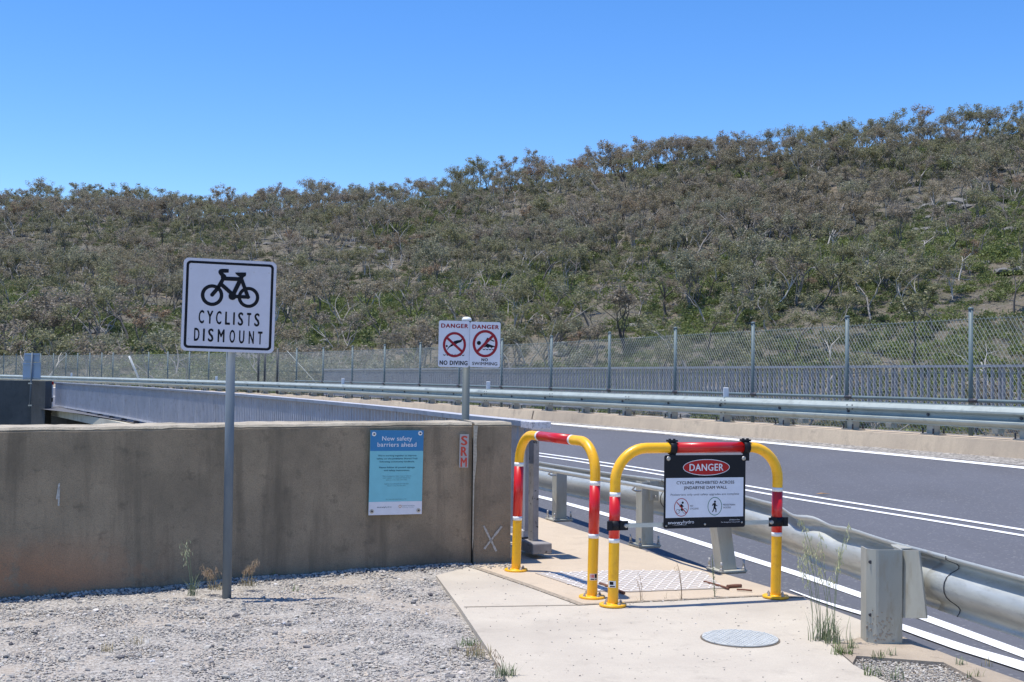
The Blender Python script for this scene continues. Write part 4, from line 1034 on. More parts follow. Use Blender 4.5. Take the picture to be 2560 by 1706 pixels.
a = Art(); a.ring(U(357), Vd(1225), 32*kx, 5*kx, 0.0018); a.ring(U(468), Vd(1220), 38*kx, 5*kx, 0.0018); a.stroke((U(357), Vd(1225)), (U(400), Vd(1190)), 5*kx, 0.0018); a.stroke((U(400), Vd(1190)), (U(465), Vd(1220)), 5*kx, 0.0018)
a.disc(U(432), Vd(1085), 17*kx, 0.0018); a.poly([(U(x), Vd(y)) for x, y in ((415, 1105), (455, 1150), (430, 1150), (432, 1215), (405, 1220), (408, 1165), (378, 1150), (398, 1110))], 0.0021); a.build('cyclist_symbol', M['ink'], ds)
a = Art(); a.ring(U(412), Vd(1161), 117*kx, 9*kx, 0.0024, ry=134*kx); a.stroke((U(335), Vd(1075)), (U(488), Vd(1250)), 13*kx, 0.0027, False); a.build('prohibition_ring', M['oval_red'], ds)
a = Art(); a.disc(U(957), Vd(1077), 16*kx, 0.0018); a.poly([(U(x), Vd(y)) for x, y in ((942, 1098), (968, 1098), (976, 1130), (1000, 1146), (996, 1154), (968, 1146), (970, 1180), (984, 1200), (982, 1250), (968, 1250), (966, 1212), (950, 1190), (938, 1220), (922, 1248), (910, 1242), (930, 1200), (936, 1160), (934, 1126), (918, 1146), (908, 1140), (920, 1112))][::-1], 0.0018); a.build('walker_symbol', M['ink'], ds)
a = Art(); a.ring(U(955), Vd(1153), 117*kx, 9*kx, 0.0018, ry=136*kx); a.build('green_ring', M['green_print'], ds)
for x, y, rr in ((197, 368, .0145), (1427, 372, .0145), (172, 1458, .0065), (797, 1443, .0075), (1405, 1425, .0065)):
    mb = MB(); mb.tube([Vector((U(x), 0, Vd(y))), Vector((U(x), -0.003, Vd(y))), Vector((U(x), -0.006, Vd(y)))], [rr, rr, rr*0.55], 18); mb.build('screw', M['bolt'], ds)
Rs = ds.rotation_euler.to_matrix(); inv = Rs.inverted()
def loc(p): return inv @ (Vector(p)-cen)
for f_ in (0.335, 0.790):           # clamps round the top bar
    q = tb2(f_)+mid2; ql = loc(q)
    mb = MB(); mb.tube([ql-Vector((0.022, 0, 0)), ql+Vector((0.022, 0, 0))], 0.0425, 24)
    mb.box((ql.x, (ql.y+0.0)/2+0.012, (ql.z+dh/2)/2-0.012), (0.044, 0.012, abs(ql.z-dh/2)+0.06))
    mb.box((ql.x, ql.y, ql.z+0.046), (0.062, 0.05, 0.012))
    for dx in (-0.016, 0.016): mb.cyl((ql.x+dx, ql.y, ql.z+0.05), 0.009, 0.010, 8)
    mb.build('clamp', M['black'], ds)
zc = [0, 0]
for side, (xa, xb, y) in enumerate(((1516, 1570, 1313), (1928, 1957, 1303.5))):
    q = at2(side, 0)+mid2; z_ = on_plane((xa+xb)/2, y, 0.0).z; q = at2(side, z_)+mid2; ql = loc(q); zc[side] = ql
    mb = MB(); mb.tube([ql-Vector((0, 0, 0.030)), ql+Vector((0, 0, 0.030))], 0.0405, 24)
    sg = 1 if side == 0 else -1
    mb.box((ql.x+sg*0.052, ql.y-0.034, ql.z), (0.055, 0.008, 0.06)); mb.box((ql.x-sg*0.046, ql.y-0.034, ql.z), (0.035, 0.008, 0.06)); mb.build('leg_clamp', M['black'], ds)
    mb = MB(); mb.tube([Vector((ql.x+sg*0.064, ql.y-0.036, ql.z)), Vector((ql.x+sg*0.064, ql.y-0.052, ql.z))], [0.017, 0.011], 12); mb.build('clamp_bolt', M['bolt'], ds)
mb = MB(); za = (zc[0].z+zc[1].z)/2; pa = Vector((zc[0].x+0.07, zc[0].y-0.034, zc[0].z)); pb_ = Vector((zc[1].x-0.07, zc[1].y-0.034, zc[1].z)); m_ = (pa+pb_)/2
mb.box(m_, ((pb_-pa).length, 0.004, 0.028), Matrix.Rotation(-math.atan2(pb_.z-pa.z, pb_.x-pa.x), 3, 'Y')); mb.build('support_bar', M['steel'], ds)

# ------------------------------------------------------------------ near guardrail with handrail pipe
BEAM = Path([(3.6, 1.6, 0.50), (2.85, 4.45, 0.51), (2.48, 5.8, 0.52), (2.22, 6.8, 0.53), (2.02, 7.55, 0.55), (1.86, 8.19, 0.57), (1.70, 8.78, 0.60), (1.28, 10.25, 0.59), (0.80, 11.9, 0.53), (0.0, 14.2, 0.49), (-1.5, 18.3, 0.47)], 0.12)
gn = empty('guardrail', PZ(2204, 1604)); tag(gn, 'dented galvanised guardrail with bolted steel posts beside the footpath', 'guardrail')
gx, gy, gz = gn.location
W2 = [(0.0, 0.0), (0.0, -0.020), (0.03, -0.032), (0.066, -0.044), (0.082, -0.058), (0.080, -0.072), (0.060, -0.084), (0.028, -0.098), (0.004, -0.118), (-0.010, -0.145), (-0.014, -0.172), (-0.010, -0.200), (0.004, -0.225), (0.028, -0.246), (0.055, -0.262), (0.078, -0.278), (0.09, -0.296), (0.084, -0.316), (0.070, -0.332)]
def beam_piece(s0_, s1_, extra=0.0, crump=True):
    vs = []; fs = []; n = len(W2); ss_ = np.arange(s0_, s1_, 0.06)
    for s in ss_:
        q = BEAM.at(s); t = BEAM.dir(s); r = Vector((t.y, -t.x, 0))
        g = 0.4*math.exp(-((q.y-8.05)/0.45)**2); g2 = 0.25*math.exp(-((q.y-7.5)/0.7)**2); g3 = math.exp(-((q.y-9.6)/0.4)**2)
        for j, (o_, z_) in enumerate(W2):
            f = -z_/0.335
            o2 = o_; z2 = z_
            if crump:
                o2 = o_*(1-0.75*g*(f < 0.6))+0.05*g*math.sin(f*7+q.y*9)*0.7 + g2*0.03*math.sin(q.y*5+f*3)
                z2 = z_+0.035*g*math.sin(q.y*12+f*4)-0.03*g*(f < 0.3)+g2*0.015*math.sin(q.y*7)
                o2 += 0.02*g3*math.sin(f*9+q.y*14)
            vs.append(q+r*(0.095+extra+o2)+Vector((0, 0, z2))-Vector(gn.location))
    for i in range(len(ss_)-1):
        for k_ in range(n-1): a_ = i*n+k_; fs.append((a_, a_+1, a_+n+1, a_+n))
    o = MB().add(vs, fs, True).build('beam', M['steel'], gn)
    m = o.modifiers.new('thickness', 'SOLIDIFY'); m.thickness = 0.004; m.offset = 0
    return o
sj = BEAM.at_y(6.55); sk = BEAM.at_y(10.3)
beam_piece(0.0, sj+0.18, -0.006); beam_piece(sj-0.02, sk+0.12, 0.0); beam_piece(sk-0.1, BEAM.L, -0.006)
# dark lip at the overlaps
for s_, e_ in ((sj-0.02, -0.012), (sk+0.12, -0.012)):
    q = BEAM.at(s_); t = BEAM.dir(s_); r = Vector((t.y, -t.x, 0))
    MB().tube([q+r*(0.095+e_+o_)+Vector((0, 0, z_))-Vector(gn.location) for o_, z_ in W2], 0.003, 5).build('lap_seam', M['dark_bolt'], gn)
def cpost(loc_, ht, w_, dpt, yaw, lean, name='post', parent=gn, plate_=True):
    """folded C channel on a bolted base plate"""
    c_ = Vector(loc_)-Vector(gn.location); R3 = Matrix.Rotation(yaw, 3, 'Z'); th = 0.006
    prof = [(-w_/2, -dpt/2), (w_/2, -dpt/2), (w_/2, dpt/2), (w_/2-0.022, dpt/2), (w_/2-0.022, dpt/2-th), (w_/2-th, dpt/2-th), (w_/2-th, -dpt/2+th), (-w_/2+th, -dpt/2+th), (-w_/2+th, dpt/2-th), (-w_/2+0.022, dpt/2-th), (-w_/2+0.022, dpt/2), (-w_/2, dpt/2)]
    vs = []; n = len(prof); z0 = 0.025 if plate_ else -0.2
    for z_ in (z0, ht):
        for x_, y_ in prof: q = c_+R3 @ Vector((x_, y_, 0)); vs.append(q+Vector((lean[0]*z_, lean[1]*z_, z_)))
    fs = [(i, (i+1) % n, n+(i+1) % n, n+i) for i in range(n)]+[tuple(range(n))[::-1], tuple(range(n, 2*n))]
    p = bevel(MB().add(vs, fs).build(name, M['steel_post'], parent), 0.003)
    if plate_:
        mb = MB(); q = c_+Vector((0, 0, 0.017)); mb.box(q, (w_*1.9, dpt*1.9, 0.014), R3); pl_ = bevel(mb.build('base_plate', M['steel_post'], p), 0.002)
        mb = MB(); mb.box(c_+Vector((0, 0, 0.004)), (w_*1.8, dpt*1.75, 0.012), R3); mb.build('grout_pad', M['mortar'], p)
        for dx in (-0.78, 0.78):
            for dy in (-0.78, 0.78):
                q = c_+R3 @ Vector((dx*w_, dy*dpt, 0)); mb = MB(); mb.cyl((q.x, q.y, 0.024), 0.018, 0.004, 14); mb.cyl((q.x, q.y, 0.028), 0.0145, 0.016, 6); mb.cyl((q.x, q.y, 0.044), 0.009, 0.045 if dx*dy > 0 else 0.055, 10); mb.build('anchor_bolt', M['bolt'], p)
    return p
p1 = PZ(1398, 1302); p2 = PZ(1611, 1367); p3 = PZ(1816, 1430); p4 = PZ(2206, 1606)
yw = math.radians(22)
cpost(p1, 0.50, 0.115, 0.11, yw, (0, 0)); q2_ = cpost(p2, 0.565, 0.115, 0.11, yw, (0, 0)); cpost(p3, 0.56, 0.125, 0.11, yw, (-0.14, 0.05))
def steel_plate(c_, w_, h_, yaw, name, parent, mat=M['steel_post'], taper=0.0, lean=0.0):
    R3 = Matrix.Rotation(yaw, 3, 'Z'); mb = MB(); vs = []
    for y_ in (-0.003, 0.003):
        for x_, z_ in ((-w_/2, -h_/2), (w_/2+taper, -h_/2), (w_/2, h_/2), (-w_/2, h_/2)): vs.append(R3 @ Vector((x_, y_, z_))+Vector(c_)-Vector(gn.location))
    mb.add(vs, [(0, 1, 2, 3), (7, 6, 5, 4), (0, 4, 5, 1), (1, 5, 6, 2), (2, 6, 7, 3), (3, 7, 4, 0)]); return mb.build(name, mat, parent)
steel_plate(p2+Vector((0.075, -0.062, 0.49)), 0.085, 0.17, yw, 'splice_plate', gn)
for z_ in (0.44, 0.52):
    q = p2+Vector((0.085, -0.068, z_))-Vector(gn.location); MB().tube([q, q+Vector((0.006, -0.016, 0))], 0.012, 8).build('bolt', M['bolt'], gn)
# big end post: folded channel with blockout plate
def endpost():
    c_ = p4-Vector(gn.location); prof = [(-0.098, -0.035), (-0.052, -0.062), (0.094, -0.050), (0.094, 0.085), (0.075, 0.085), (0.088, -0.043), (-0.052, -0.055), (-0.094, -0.029), (-0.094, 0.085), (-0.098, 0.085)]
    prof = [(-0.098, -0.02), (-0.055, -0.058), (-0.040, -0.062), (0.094, -0.052), (0.098, -0.046), (0.098, 0.085), (0.091, 0.085), (0.090, -0.043), (-0.042, -0.055), (-0.052, -0.051), (-0.091, -0.016), (-0.091, 0.085), (-0.098, 0.085)]
    n = len(prof); vs = [(c_.x+x_, c_.y+y_, z_) for z_ in (-0.25, 0.527) for x_, y_ in prof]
    fs = [(i, (i+1) % n, n+(i+1) % n, n+i) for i in range(n)]+[tuple(range(n))[::-1], tuple(range(n, 2*n))]
    p = MB().add(vs, fs).build('end_post', M['steel_post'], gn)
    for dx, z_ in ((-0.081, 0.455), (-0.079, 0.16)): MB().tube([Vector((c_.x+dx, c_.y-0.041, z_)), Vector((c_.x+dx, c_.y-0.033, z_))], 0.010, 12).build('bolt_hole', M['dark_bolt'], p)
    # mortar splashes near foot
    mb = MB()
    for _ in range(60):
        x_ = random.uniform(-0.095, 0.05); z_ = abs(random.gauss(0, 0.07))+0.0; yy = np.interp(x_, [-0.098, -0.05, 0.094], [-0.022, -0.060, -0.052]); s_ = random.uniform(0.003, 0.009)
        mb.box((c_.x+x_, c_.y+yy-0.001, z_+0.02), (s_*1.6, s_*0.7, s_), Matrix.Rotation(random.uniform(-1, 1), 3, 'Y'))
    mb.build('mortar_splash', M['mortar'], p)
    bx = PD(2284, 1460, p4.y+0.12)
    pl_ = []
    for (px_, py_, d_) in ((2250, 1376, 6.80), (2297, 1378, 6.66), (2316, 1547, 6.60), (2250, 1545, 6.78)):
        pl_.append(PD(px_, py_, d_)-Vector(gn.location))
    vs = pl_+[v+Vector((0.01, 0.007, 0)) for v in pl_]
    b0 = MB().add(vs, [(0, 3, 2, 1), (4, 5, 6, 7), (0, 1, 5, 4), (1, 2, 6, 5), (2, 3, 7, 6), (3, 0, 4, 7)]).build('blockout', M['steel_post'], gn)
    # top flange back of the blockout
    a_ = PD(2240, 1372, p4.y+0.05)-Vector(gn.location); vs = [a_, a_+Vector((0.10, 0.02, 0)), a_+Vector((0.12, 0.16, 0.002)), a_+Vector((0.02, 0.16, 0.002))]; vs += [v-Vector((0, 0, 0.006)) for v in vs]
    MB().add(vs, [(0, 1, 2, 3), (7, 6, 5, 4), (0, 4, 5, 1), (1, 5, 6, 2), (2, 6, 7, 3), (3, 7, 4, 0)]).build('blockout_flange', M['steel_post'], gn)
endpost()
PIPE = [PD(1300, 1163, 13.4), PD(1379, 1176, 11.95), PD(1590, 1213, 10.15), PD(1662, 1226, 9.55), PD(1760, 1250, 9.0)]
hr = [v-Vector(gn.location) for v in PIPE]
MB().tube(hr, 0.0185, 14).build('handrail_pipe', M['steel'], gn)
for p_, pp_ in ((p1, PIPE[1]), (p2, PIPE[2])):
    q = pp_-Vector(gn.location); MB().tube([q, q+Vector((-0.03, 0.0, -0.04)), q+Vector((0.0, 0.04, -0.055)), q+Vector((0.05, 0.06, -0.055))], 0.008, 8).build('pipe_bracket', M['bolt'], gn)

# ------------------------------------------------------------------ manhole, tread plate
def tread_mat(name, base, hi, sc):
    m, nt, b = new_mat(name); v = coords(nt)
    c = ramp(nt, noise(nt, v, 7, 5), [(0.3, tuple(x*0.88 for x in base)), (0.7, base)]); nt.links.new(c, b.inputs['Base Color'])
    b.inputs['Roughness'].default_value = 0.65; return m
M['tread'] = tread_mat('galvanised tread plate', (0.46, 0.40, 0.335), (1, 1, 1), 1)
M['tread_bar'] = simple('worn tread bars', (0.76, 0.71, 0.65), 0.5, 0, 0.1, 9)
M['cover'] = simple('cast iron cover', (0.44, 0.45, 0.43), 0.7, 0.0, 0.12, 10, grime=(0.34, 0.35, 0.34))
M['cover_bar'] = simple('worn cover studs', (0.56, 0.57, 0.54), 0.6, 0.0, 0.12, 20)
def bars(poly, z, pitch, L_, W2_, h, ang, mb, circ=None):
    xs = [p[0] for p in poly]; ys = [p[1] for p in poly]; i = 0
    y = min(ys)
    ca, sa = math.cos(ang), math.sin(ang); cx, cy = (min(xs)+max(xs))/2, (min(ys)+max(ys))/2; R_ = max(max(xs)-min(xs), max(ys)-min(ys))
    n = int(R_/pitch)+2
    for i in range(-n, n):
        for j in range(-n, n):
            x_ = cx+(i*ca-j*sa)*pitch; y_ = cy+(i*sa+j*ca)*pitch
            if not inpoly(x_, y_, poly): continue
            a = ang+(math.pi/4 if (i+j) % 2 else -math.pi/4); mb.box((x_, y_, z), (L_, W2_, h), Matrix.Rotation(a, 3, 'Z'))
poly = [tuple(PZ(x, y))[:2] for x, y in ((1338, 1436), (1471, 1480), (1575, 1483), (1811, 1474), (1760, 1431), (1560, 1429))]
ctr_ = (sum(p[0] for p in poly)/6, sum(p[1] for p in poly)/6)
tp_ = empty('tread_plate', (ctr_[0], ctr_[1], 0)); tag(tp_, 'diamond pattern steel tread plate set in the footpath behind the hoops', 'tread plate')
lp_ = [(p[0]-ctr_[0], p[1]-ctr_[1]) for p in poly]
if sum((lp_[i][0]*lp_[(i+1) % 6][1]-lp_[(i+1) % 6][0]*lp_[i][1]) for i in range(6)) < 0: lp_ = lp_[::-1]
MB().prism(lp_, 0.002, 0.010).build('plate', M['tread'], tp_)
mb = MB(); inner = [(x_*0.985, y_*0.985) for x_, y_ in lp_]; bars(inner, 0.0115, 0.050, 0.046, 0.017, 0.003, 0.5, mb); mb.build('tread_pattern', M['tread_bar'], tp_, fix=False)
mh = PZ(1850, 1598)
mc = empty('manhole_cover', (mh.x, mh.y, 0)); tag(mc, 'round grey cast iron cover set in the pale footpath', 'manhole cover')
n = 48; rad = 0.2135
MB().cyl((0, 0, 0.001), rad, 0.009, n).build('lid', M['cover'], mc)
circ = [(0.97*rad*math.cos(6.2832*k/24), 0.97*rad*math.sin(6.2832*k/24)) for k in range(24)]
mb = MB(); bars(circ, 0.0112, 0.024, 0.019, 0.007, 0.003, 0.3, mb); mb.build('stud_pattern', M['cover_bar'], mc, fix=False)
a = MB(); vs = []; 
for k_ in range(n):
    an = 6.28319*k_/n; vs += [(math.cos(an)*(rad+0.001), math.sin(an)*(rad+0.001), 0.003), (math.cos(an)*(rad+0.010), math.sin(an)*(rad+0.010), 0.003)]
a.add(vs, [(2*k_, 2*k_+1, (2*k_+3) % (2*n), (2*k_+2) % (2*n)) for k_ in range(n)]); M['grime'] = simple('grimy joint', (0.16, 0.13, 0.10), 0.95, 0, 0.3, 60); a.build('rim_gap', M['grime'], mc, fix=False)
# rusty offcuts on the path
for (x0, y0, x1, y1, r_, lab) in ((1760, 1454, 1822, 1472, 0.008, 'thin rusty steel strap lying beside the tread plate'), (1818, 1467, 1853, 1465, 0.013, 'short rusty pipe offcut on the footpath beside the tread plate'), (1842, 1474, 1880, 1477, 0.006, 'rusty steel sliver on the footpath near the kerb edge'), (1500, 1459, 1560, 1483, 0.011, 'rusty hinge bar at the tread plate edge between the hoops')):
    a_, b_ = PZ(x0, y0, 0.015), PZ(x1, y1, 0.015); mb = MB(); c_ = (a_+b_)/2
    mb.tube([a_-c_, (b_-a_)*0.02+Vector((0, 0, 0.002)), b_-c_], r_, 8); o = mb.build('steel_scrap', M['rust']); o.location = c_; tag(o, lab, 'scrap metal')
# leaf on the road
a_ = PR(2058, 1238, 0.012); mb = MB(); mb.add([(-0.09, 0, 0), (-0.02, 0.03, 0.012), (0.09, 0.0, 0.004), (0.0, -0.025, 0.01)], [(0, 3, 2, 1)])
M['leaf_dry'] = simple('dry leaf', (0.42, 0.24, 0.10), 0.8); o = mb.build('leaf', M['leaf_dry']); o.location = a_; tag(o, 'dry orange brown leaf lying on the double white centre line', 'leaf')
# pebbles on slabs and dirt in joint
pp = []; sz = []
for _ in range(650):
    x_ = random.uniform(-0.4, 2.2); y_ = random.uniform(5.4, 10.5)
    if inpoly(x_, y_, front) and x_ > slab_x(y_)+0.02: pp.append((x_, y_, 0.001)); sz.append(random.uniform(0.0025, 0.006))
for _ in range(520):
    i = random.randrange(len(crack)-1); f = random.random(); p0, p1_ = crack[i], crack[i+1]
    x_ = p0[0]+(p1_[0]-p0[0])*f+random.gauss(0, 0.012); y_ = p0[1]+(p1_[1]-p0[1])*f+random.gauss(0, 0.014); pp.append((x_, y_, 0.0)); sz.append(random.uniform(0.003, 0.008))
for _ in range(160):
    x_ = random.uniform(-0.6, 0.0); y_ = random.gauss(9.3, 0.09)
    if y_ < 9.43: pp.append((x_, y_, 0.004)); sz.append(random.uniform(0.005, 0.013))
o = stones('gravel', np.array(pp), np.array(sz)); tag(o, 'scattered pebbles and grit on the pale footpath and in its joint', 'gravel', kind='stuff')
vs = []; fs = []
for i, (x_, y_) in enumerate(crack):
    vs += [(x_-0.016, y_-0.02, 0.0045), (x_+0.016, y_+0.02, 0.0065)]
    if i: fs.append((2*i-2, 2*i-1, 2*i+1, 2*i))
j0, j1 = PZ(1160, 1519), PZ(1466, 1514)
MB().add([(j0.x, j0.y, 0.0035), (j1.x, j1.y, 0.0035), (j1.x, j1.y+0.012, 0.0035), (j0.x, j0.y+0.012, 0.0035)], [(0, 1, 2, 3)]).build('path_joint', M['grime'], fix=False)['kind'] = 'structure'
o = MB().add(vs, fs).build('joint_dirt', simple('joint dirt', (0.30, 0.25, 0.19), 0.95, 0, 0.35, 50), fix=False); tag(o, kind='structure')
# ------------------------------------------------------------------ weeds and grasses
M['grass_green'] = simple('fresh grass blade', (0.13, 0.19, 0.05), 0.7, 0, 0.25, 20)
M['grass_grey'] = simple('grey green stalk', (0.21, 0.25, 0.13), 0.7, 0, 0.25, 20)
M['grass_dry'] = simple('dry straw', (0.42, 0.34, 0.18), 0.8, 0, 0.2, 20)
M['seed'] = simple('pale seed head', (0.50, 0.50, 0.28), 0.8, 0, 0.2, 40)
M['seed_dry'] = simple('reddish dry seed head', (0.40, 0.29, 0.19), 0.85, 0, 0.3, 40)
def blade(mb, p, d, h, w_, bend, n=4):
    """tapering grass blade"""
    d = Vector((math.cos(d), math.sin(d), 0)); sd = Vector((-d.y, d.x, 0)); vs = []
    for i in range(n+1):
        f = i/n; c_ = Vector(p)+d*(bend*f*f)+Vector((0, 0, h*(f-0.25*bend/h*f*f if h > bend else f))); ww = w_*(1-f)**0.6/2+0.0003
        vs += [c_-sd*ww, c_+sd*ww]
    mb.add(vs, [(2*i, 2*i+1, 2*i+3, 2*i+2) for i in range(n)])
    return vs[-1]
def tuft(loc_, label, nb, h, w_, spread, mat, stalks=0, sh=0.5, seed_mat=None, stalk_mat=None, cat='grass tuft', drift=0.0, sd=1, seeds=10, seedlen=0.02):
    rnd = random.Random(sd)
    r = empty('weed', loc_); tag(r, label, cat)
    mb = MB()
    for _ in range(nb):
        a = rnd.uniform(0, 6.28); q = (rnd.gauss(0, spread), rnd.gauss(0, spread*0.6), 0); blade(mb, q, a, h*rnd.uniform(0.35, 1.1), w_*rnd.uniform(0.6, 1.3), h*rnd.uniform(0.1, 0.6))
    mb.build('blades', mat, r, fix=False)
    for k_ in range(stalks):
        a = rnd.uniform(-0.6, 0.6) if drift >= 0 else math.pi+rnd.uniform(-0.6, 0.6); hh = sh*rnd.uniform(0.6, 1.0); b_ = abs(drift)*rnd.uniform(0.3, 1.2)+0.02
        q = Vector((rnd.gauss(0, spread*0.8), rnd.gauss(0, spread*0.5), 0)); d = Vector((math.cos(a), math.sin(a), 0))
        pts = [q+d*(b_*f**2.2)+Vector((0, 0, hh*f*(1-0.12*f))) for f in (0, .25, .5, .7, .85, .95, 1)]
        mb = MB(); mb.tube(pts, [0.0018, 0.0016, 0.0014, 0.0012, 0.001, 0.0008, 0.0006], 5); st_ = mb.build('stalk', stalk_mat or mat, r, fix=False)
        mb = MB()
        for j in range(seeds):
            f = rnd.uniform(0.70, 1.0); c_ = q+d*(b_*f**2.2)+Vector((0, 0, hh*f*(1-0.12*f))); an = rnd.uniform(0, 6.28)
            c2 = c_+Vector((math.cos(an)*rnd.uniform(0.004, 0.028), math.sin(an)*0.02, -rnd.uniform(0.0, 0.02)))
            L_ = seedlen*rnd.uniform(0.7, 1.3); dd = Vector((rnd.uniform(-.5, .5), rnd.uniform(-.5, .5), -1)).normalized()
            mb.tube([c2, c2+dd*L_*0.5, c2+dd*L_], [0.0006, 0.0028, 0.0004], 5, caps=False); mb.tube([c_, c2], 0.0005, 3, caps=False)
        mb.build('seed_head', seed_mat, st_, fix=False)
    return r
g = PZ(2062, 1600)
tuft(g, 'tall green wild oat grass with drooping pale seed heads growing at the footpath edge', 70, 0.17, 0.0045, 0.04, M['grass_grey'], 9, 0.80, M['seed'], M['grass_grey'], 'grass', drift=-0.10, sd=4, seeds=16, seedlen=0.028)
g = PZ(2085, 1610); tuft(g, 'green oat stalks leaning right over the guardrail beside the taller tuft', 30, 0.16, 0.005, 0.03, M['grass_grey'], 4, 0.86, M['seed'], M['grass_grey'], 'grass', drift=0.06, sd=9, seeds=14, seedlen=0.028)
for (x, y, lab, nb, h, s_, m_, sd_) in ((2108, 1636, 'low bright green grass clump at the footpath corner near the end post', 60, 0.08, 0.03, 'grass_green', 1), (2125, 1622, 'small grey green weed at footpath corner touching the end post mortar', 26, 0.09, 0.018, 'grass_grey', 2),
        (2195, 1646, 'little tuft of grass on the edge of the gravel patch under the end post', 22, 0.05, 0.02, 'grass_green', 3), (2225, 1640, 'wispy grass tuft right of the end post foot on gravel edge', 18, 0.05, 0.02, 'grass_grey', 5),
        (2180, 1690, 'grass blades in gravel by the footpath at the bottom edge', 24, 0.08, 0.02, 'grass_green', 6), (2240, 1700, 'thin grass blades at bottom edge in middle of the gravel patch', 20, 0.09, 0.02, 'grass_grey', 7),
        (2402, 1664, 'small grass tuft at right on the kerb mortar', 20, 0.055, 0.02, 'grass_grey', 8), (2470, 1668, 'dry bent straw beside the right kerb edge', 12, 0.06, 0.02, 'grass_dry', 9), (2440, 1694, 'tiny green tuft at bottom right of the gravel patch', 18, 0.05, 0.02, 'grass_green', 10)):
    tuft(PZ(x, y), lab, nb, h, 0.004, s_, M[m_], sd=sd_)
tuft(PZ(480, 1490), 'tall thin green oat stalks growing from gravel left of the sign pole', 26, 0.16, 0.004, 0.016, M['grass_grey'], 3, 0.52, M['seed'], M['grass_grey'], 'grass', drift=-0.10, sd=21, seeds=9, seedlen=0.022)
tuft(PZ(537, 1475), 'dry reddish seed heads in straw just left of the sign pole', 60, 0.07, 0.003, 0.04, M['grass_dry'], 7, 0.20, M['seed_dry'], M['grass_dry'], 'grass', drift=-0.03, sd=22, seeds=16, seedlen=0.018)
tuft(PZ(618, 1466), 'dry reddish seed heads in straw just right of the sign pole', 40, 0.07, 0.003, 0.03, M['grass_dry'], 7, 0.22, M['seed_dry'], M['grass_dry'], 'grass', drift=0.02, sd=23, seeds=16, seedlen=0.018)
tuft(PZ(1185, 1640), 'low brown and green weed patch against the left edge of the footpath', 70, 0.06, 0.004, 0.05, M['grass_dry'], 2, 0.12, M['seed_dry'], M['grass_grey'], sd=24)
tuft(PZ(1170, 1615), 'green creeping weed at the left edge of the footpath', 50, 0.05, 0.004, 0.035, M['grass_green'], sd=25)
tuft(PZ(1262, 1690), 'green and straw grass at bottom edge where gravel meets footpath', 80, 0.07, 0.004, 0.035, M['grass_grey'], 2, 0.16, M['seed_dry'], M['grass_grey'], sd=26, drift=-0.02)
tuft(PZ(690, 1440), 'tiny green sprig at the foot of wall right of the sign pole', 12, 0.06, 0.003, 0.02, M['grass_green'], sd=27)
tuft(PZ(735, 1478), 'small green sprig in the shadow of the sign on the gravel', 14, 0.05, 0.003, 0.03, M['grass_green'], sd=28)
tuft(PZ(265, 1630), 'pale straw tuft lying in the gravel at lower left', 30, 0.06, 0.003, 0.02, M['grass_dry'], sd=29)
tuft(PZ(345, 1612), 'bleached straw wisps in the middle of the gravel', 22, 0.06, 0.003, 0.03, M['grass_dry'], sd=30)
for i, (x, y, h, lab) in enumerate(((1604, 1504, 0.24, 'thin dry weed in the joint just right of the second hoop left leg'), (1703, 1500, 0.30, 'tall dry weed in the joint below left half of the black sign'), (1660, 1498, 0.07, 'tiny dry sprig in the footpath joint under the black sign'), (1592, 1506, 0.06, 'tiny weed at the second hoop left leg base'))):
    tuft(PZ(x, y), lab, 5, 0.06, 0.002, 0.008, M['grass_dry'], 3 if h > .1 else 0, h, M['seed_dry'], M['seed_dry'], sd=40+i, seeds=3, seedlen=0.008, drift=-0.02, cat='weed')
def bushy(loc_, label, h, sd_):
    rnd = random.Random(sd_); r = empty('weed', loc_); tag(r, label, 'weed'); mb = MB(); mb.tube([(0, 0, 0), (-0.01, 0, h*0.5), (-0.02, 0, h)], [0.003, 0.002, 0.001], 5); mb.build('stem', M['grass_grey'], r, fix=False); mb = MB()
    for _ in range(110):
        z = h*rnd.random()**0.8; blade(mb, (-0.02*z/h, 0, z), rnd.uniform(0, 6.28), 0.025*rnd.uniform(0.4, 1), 0.004, 0.035*(1.15-z/h)*rnd.uniform(0.5, 1.3), 2)
    mb.build('leaves', M['grass_grey'], r, fix=False)
bushy(PZ(1787, 1494), 'upright feathery green weed growing before the leaning guardrail post', 0.27, 5)
tuft(PZ(2640, 1560), 'oat grass reaching into view at right edge', 10, 0.1, 0.004, 0.03, M['grass_grey'], 5, 0.5, M['seed'], M['grass_grey'], 'grass', drift=-0.16, sd=55, seeds=14, seedlen=0.035)

# ------------------------------------------------------------------ vegetation of the hill
def leafmat(name, cols):
    m, nt, b = new_mat(name); g_ = nt.nodes.new('ShaderNodeNewGeometry'); a = nt.nodes.new('ShaderNodeAttribute'); a.attribute_name = 'tint'
    n_ = len(cols); c = ramp(nt, a.outputs['Fac'], [(i/(n_-1), cc) for i, cc in enumerate(cols)])
    c = mix(nt, ramp(nt, g_.outputs['Random Per Island'], [(0, 0.0), (1, 0.55)]), c, tuple(x*0.6 for x in cols[n_//2]))
    nt.links.new(c, b.inputs['Base Color']); b.inputs['Roughness'].default_value = 0.6; b.inputs['Specular IOR Level'].default_value = 0.35
    tr_ = nt.nodes.new('ShaderNodeBsdfTranslucent'); nt.links.new(c, tr_.inputs['Color']); ms_ = nt.nodes.new('ShaderNodeMixShader'); ms_.inputs[0].default_value = 0.34
    nt.links.new(b.outputs[0], ms_.inputs[1]); nt.links.new(tr_.outputs[0], ms_.inputs[2]); nt.links.new(ms_.outputs[0], nt.nodes['Material Output'].inputs['Surface'])
    return m
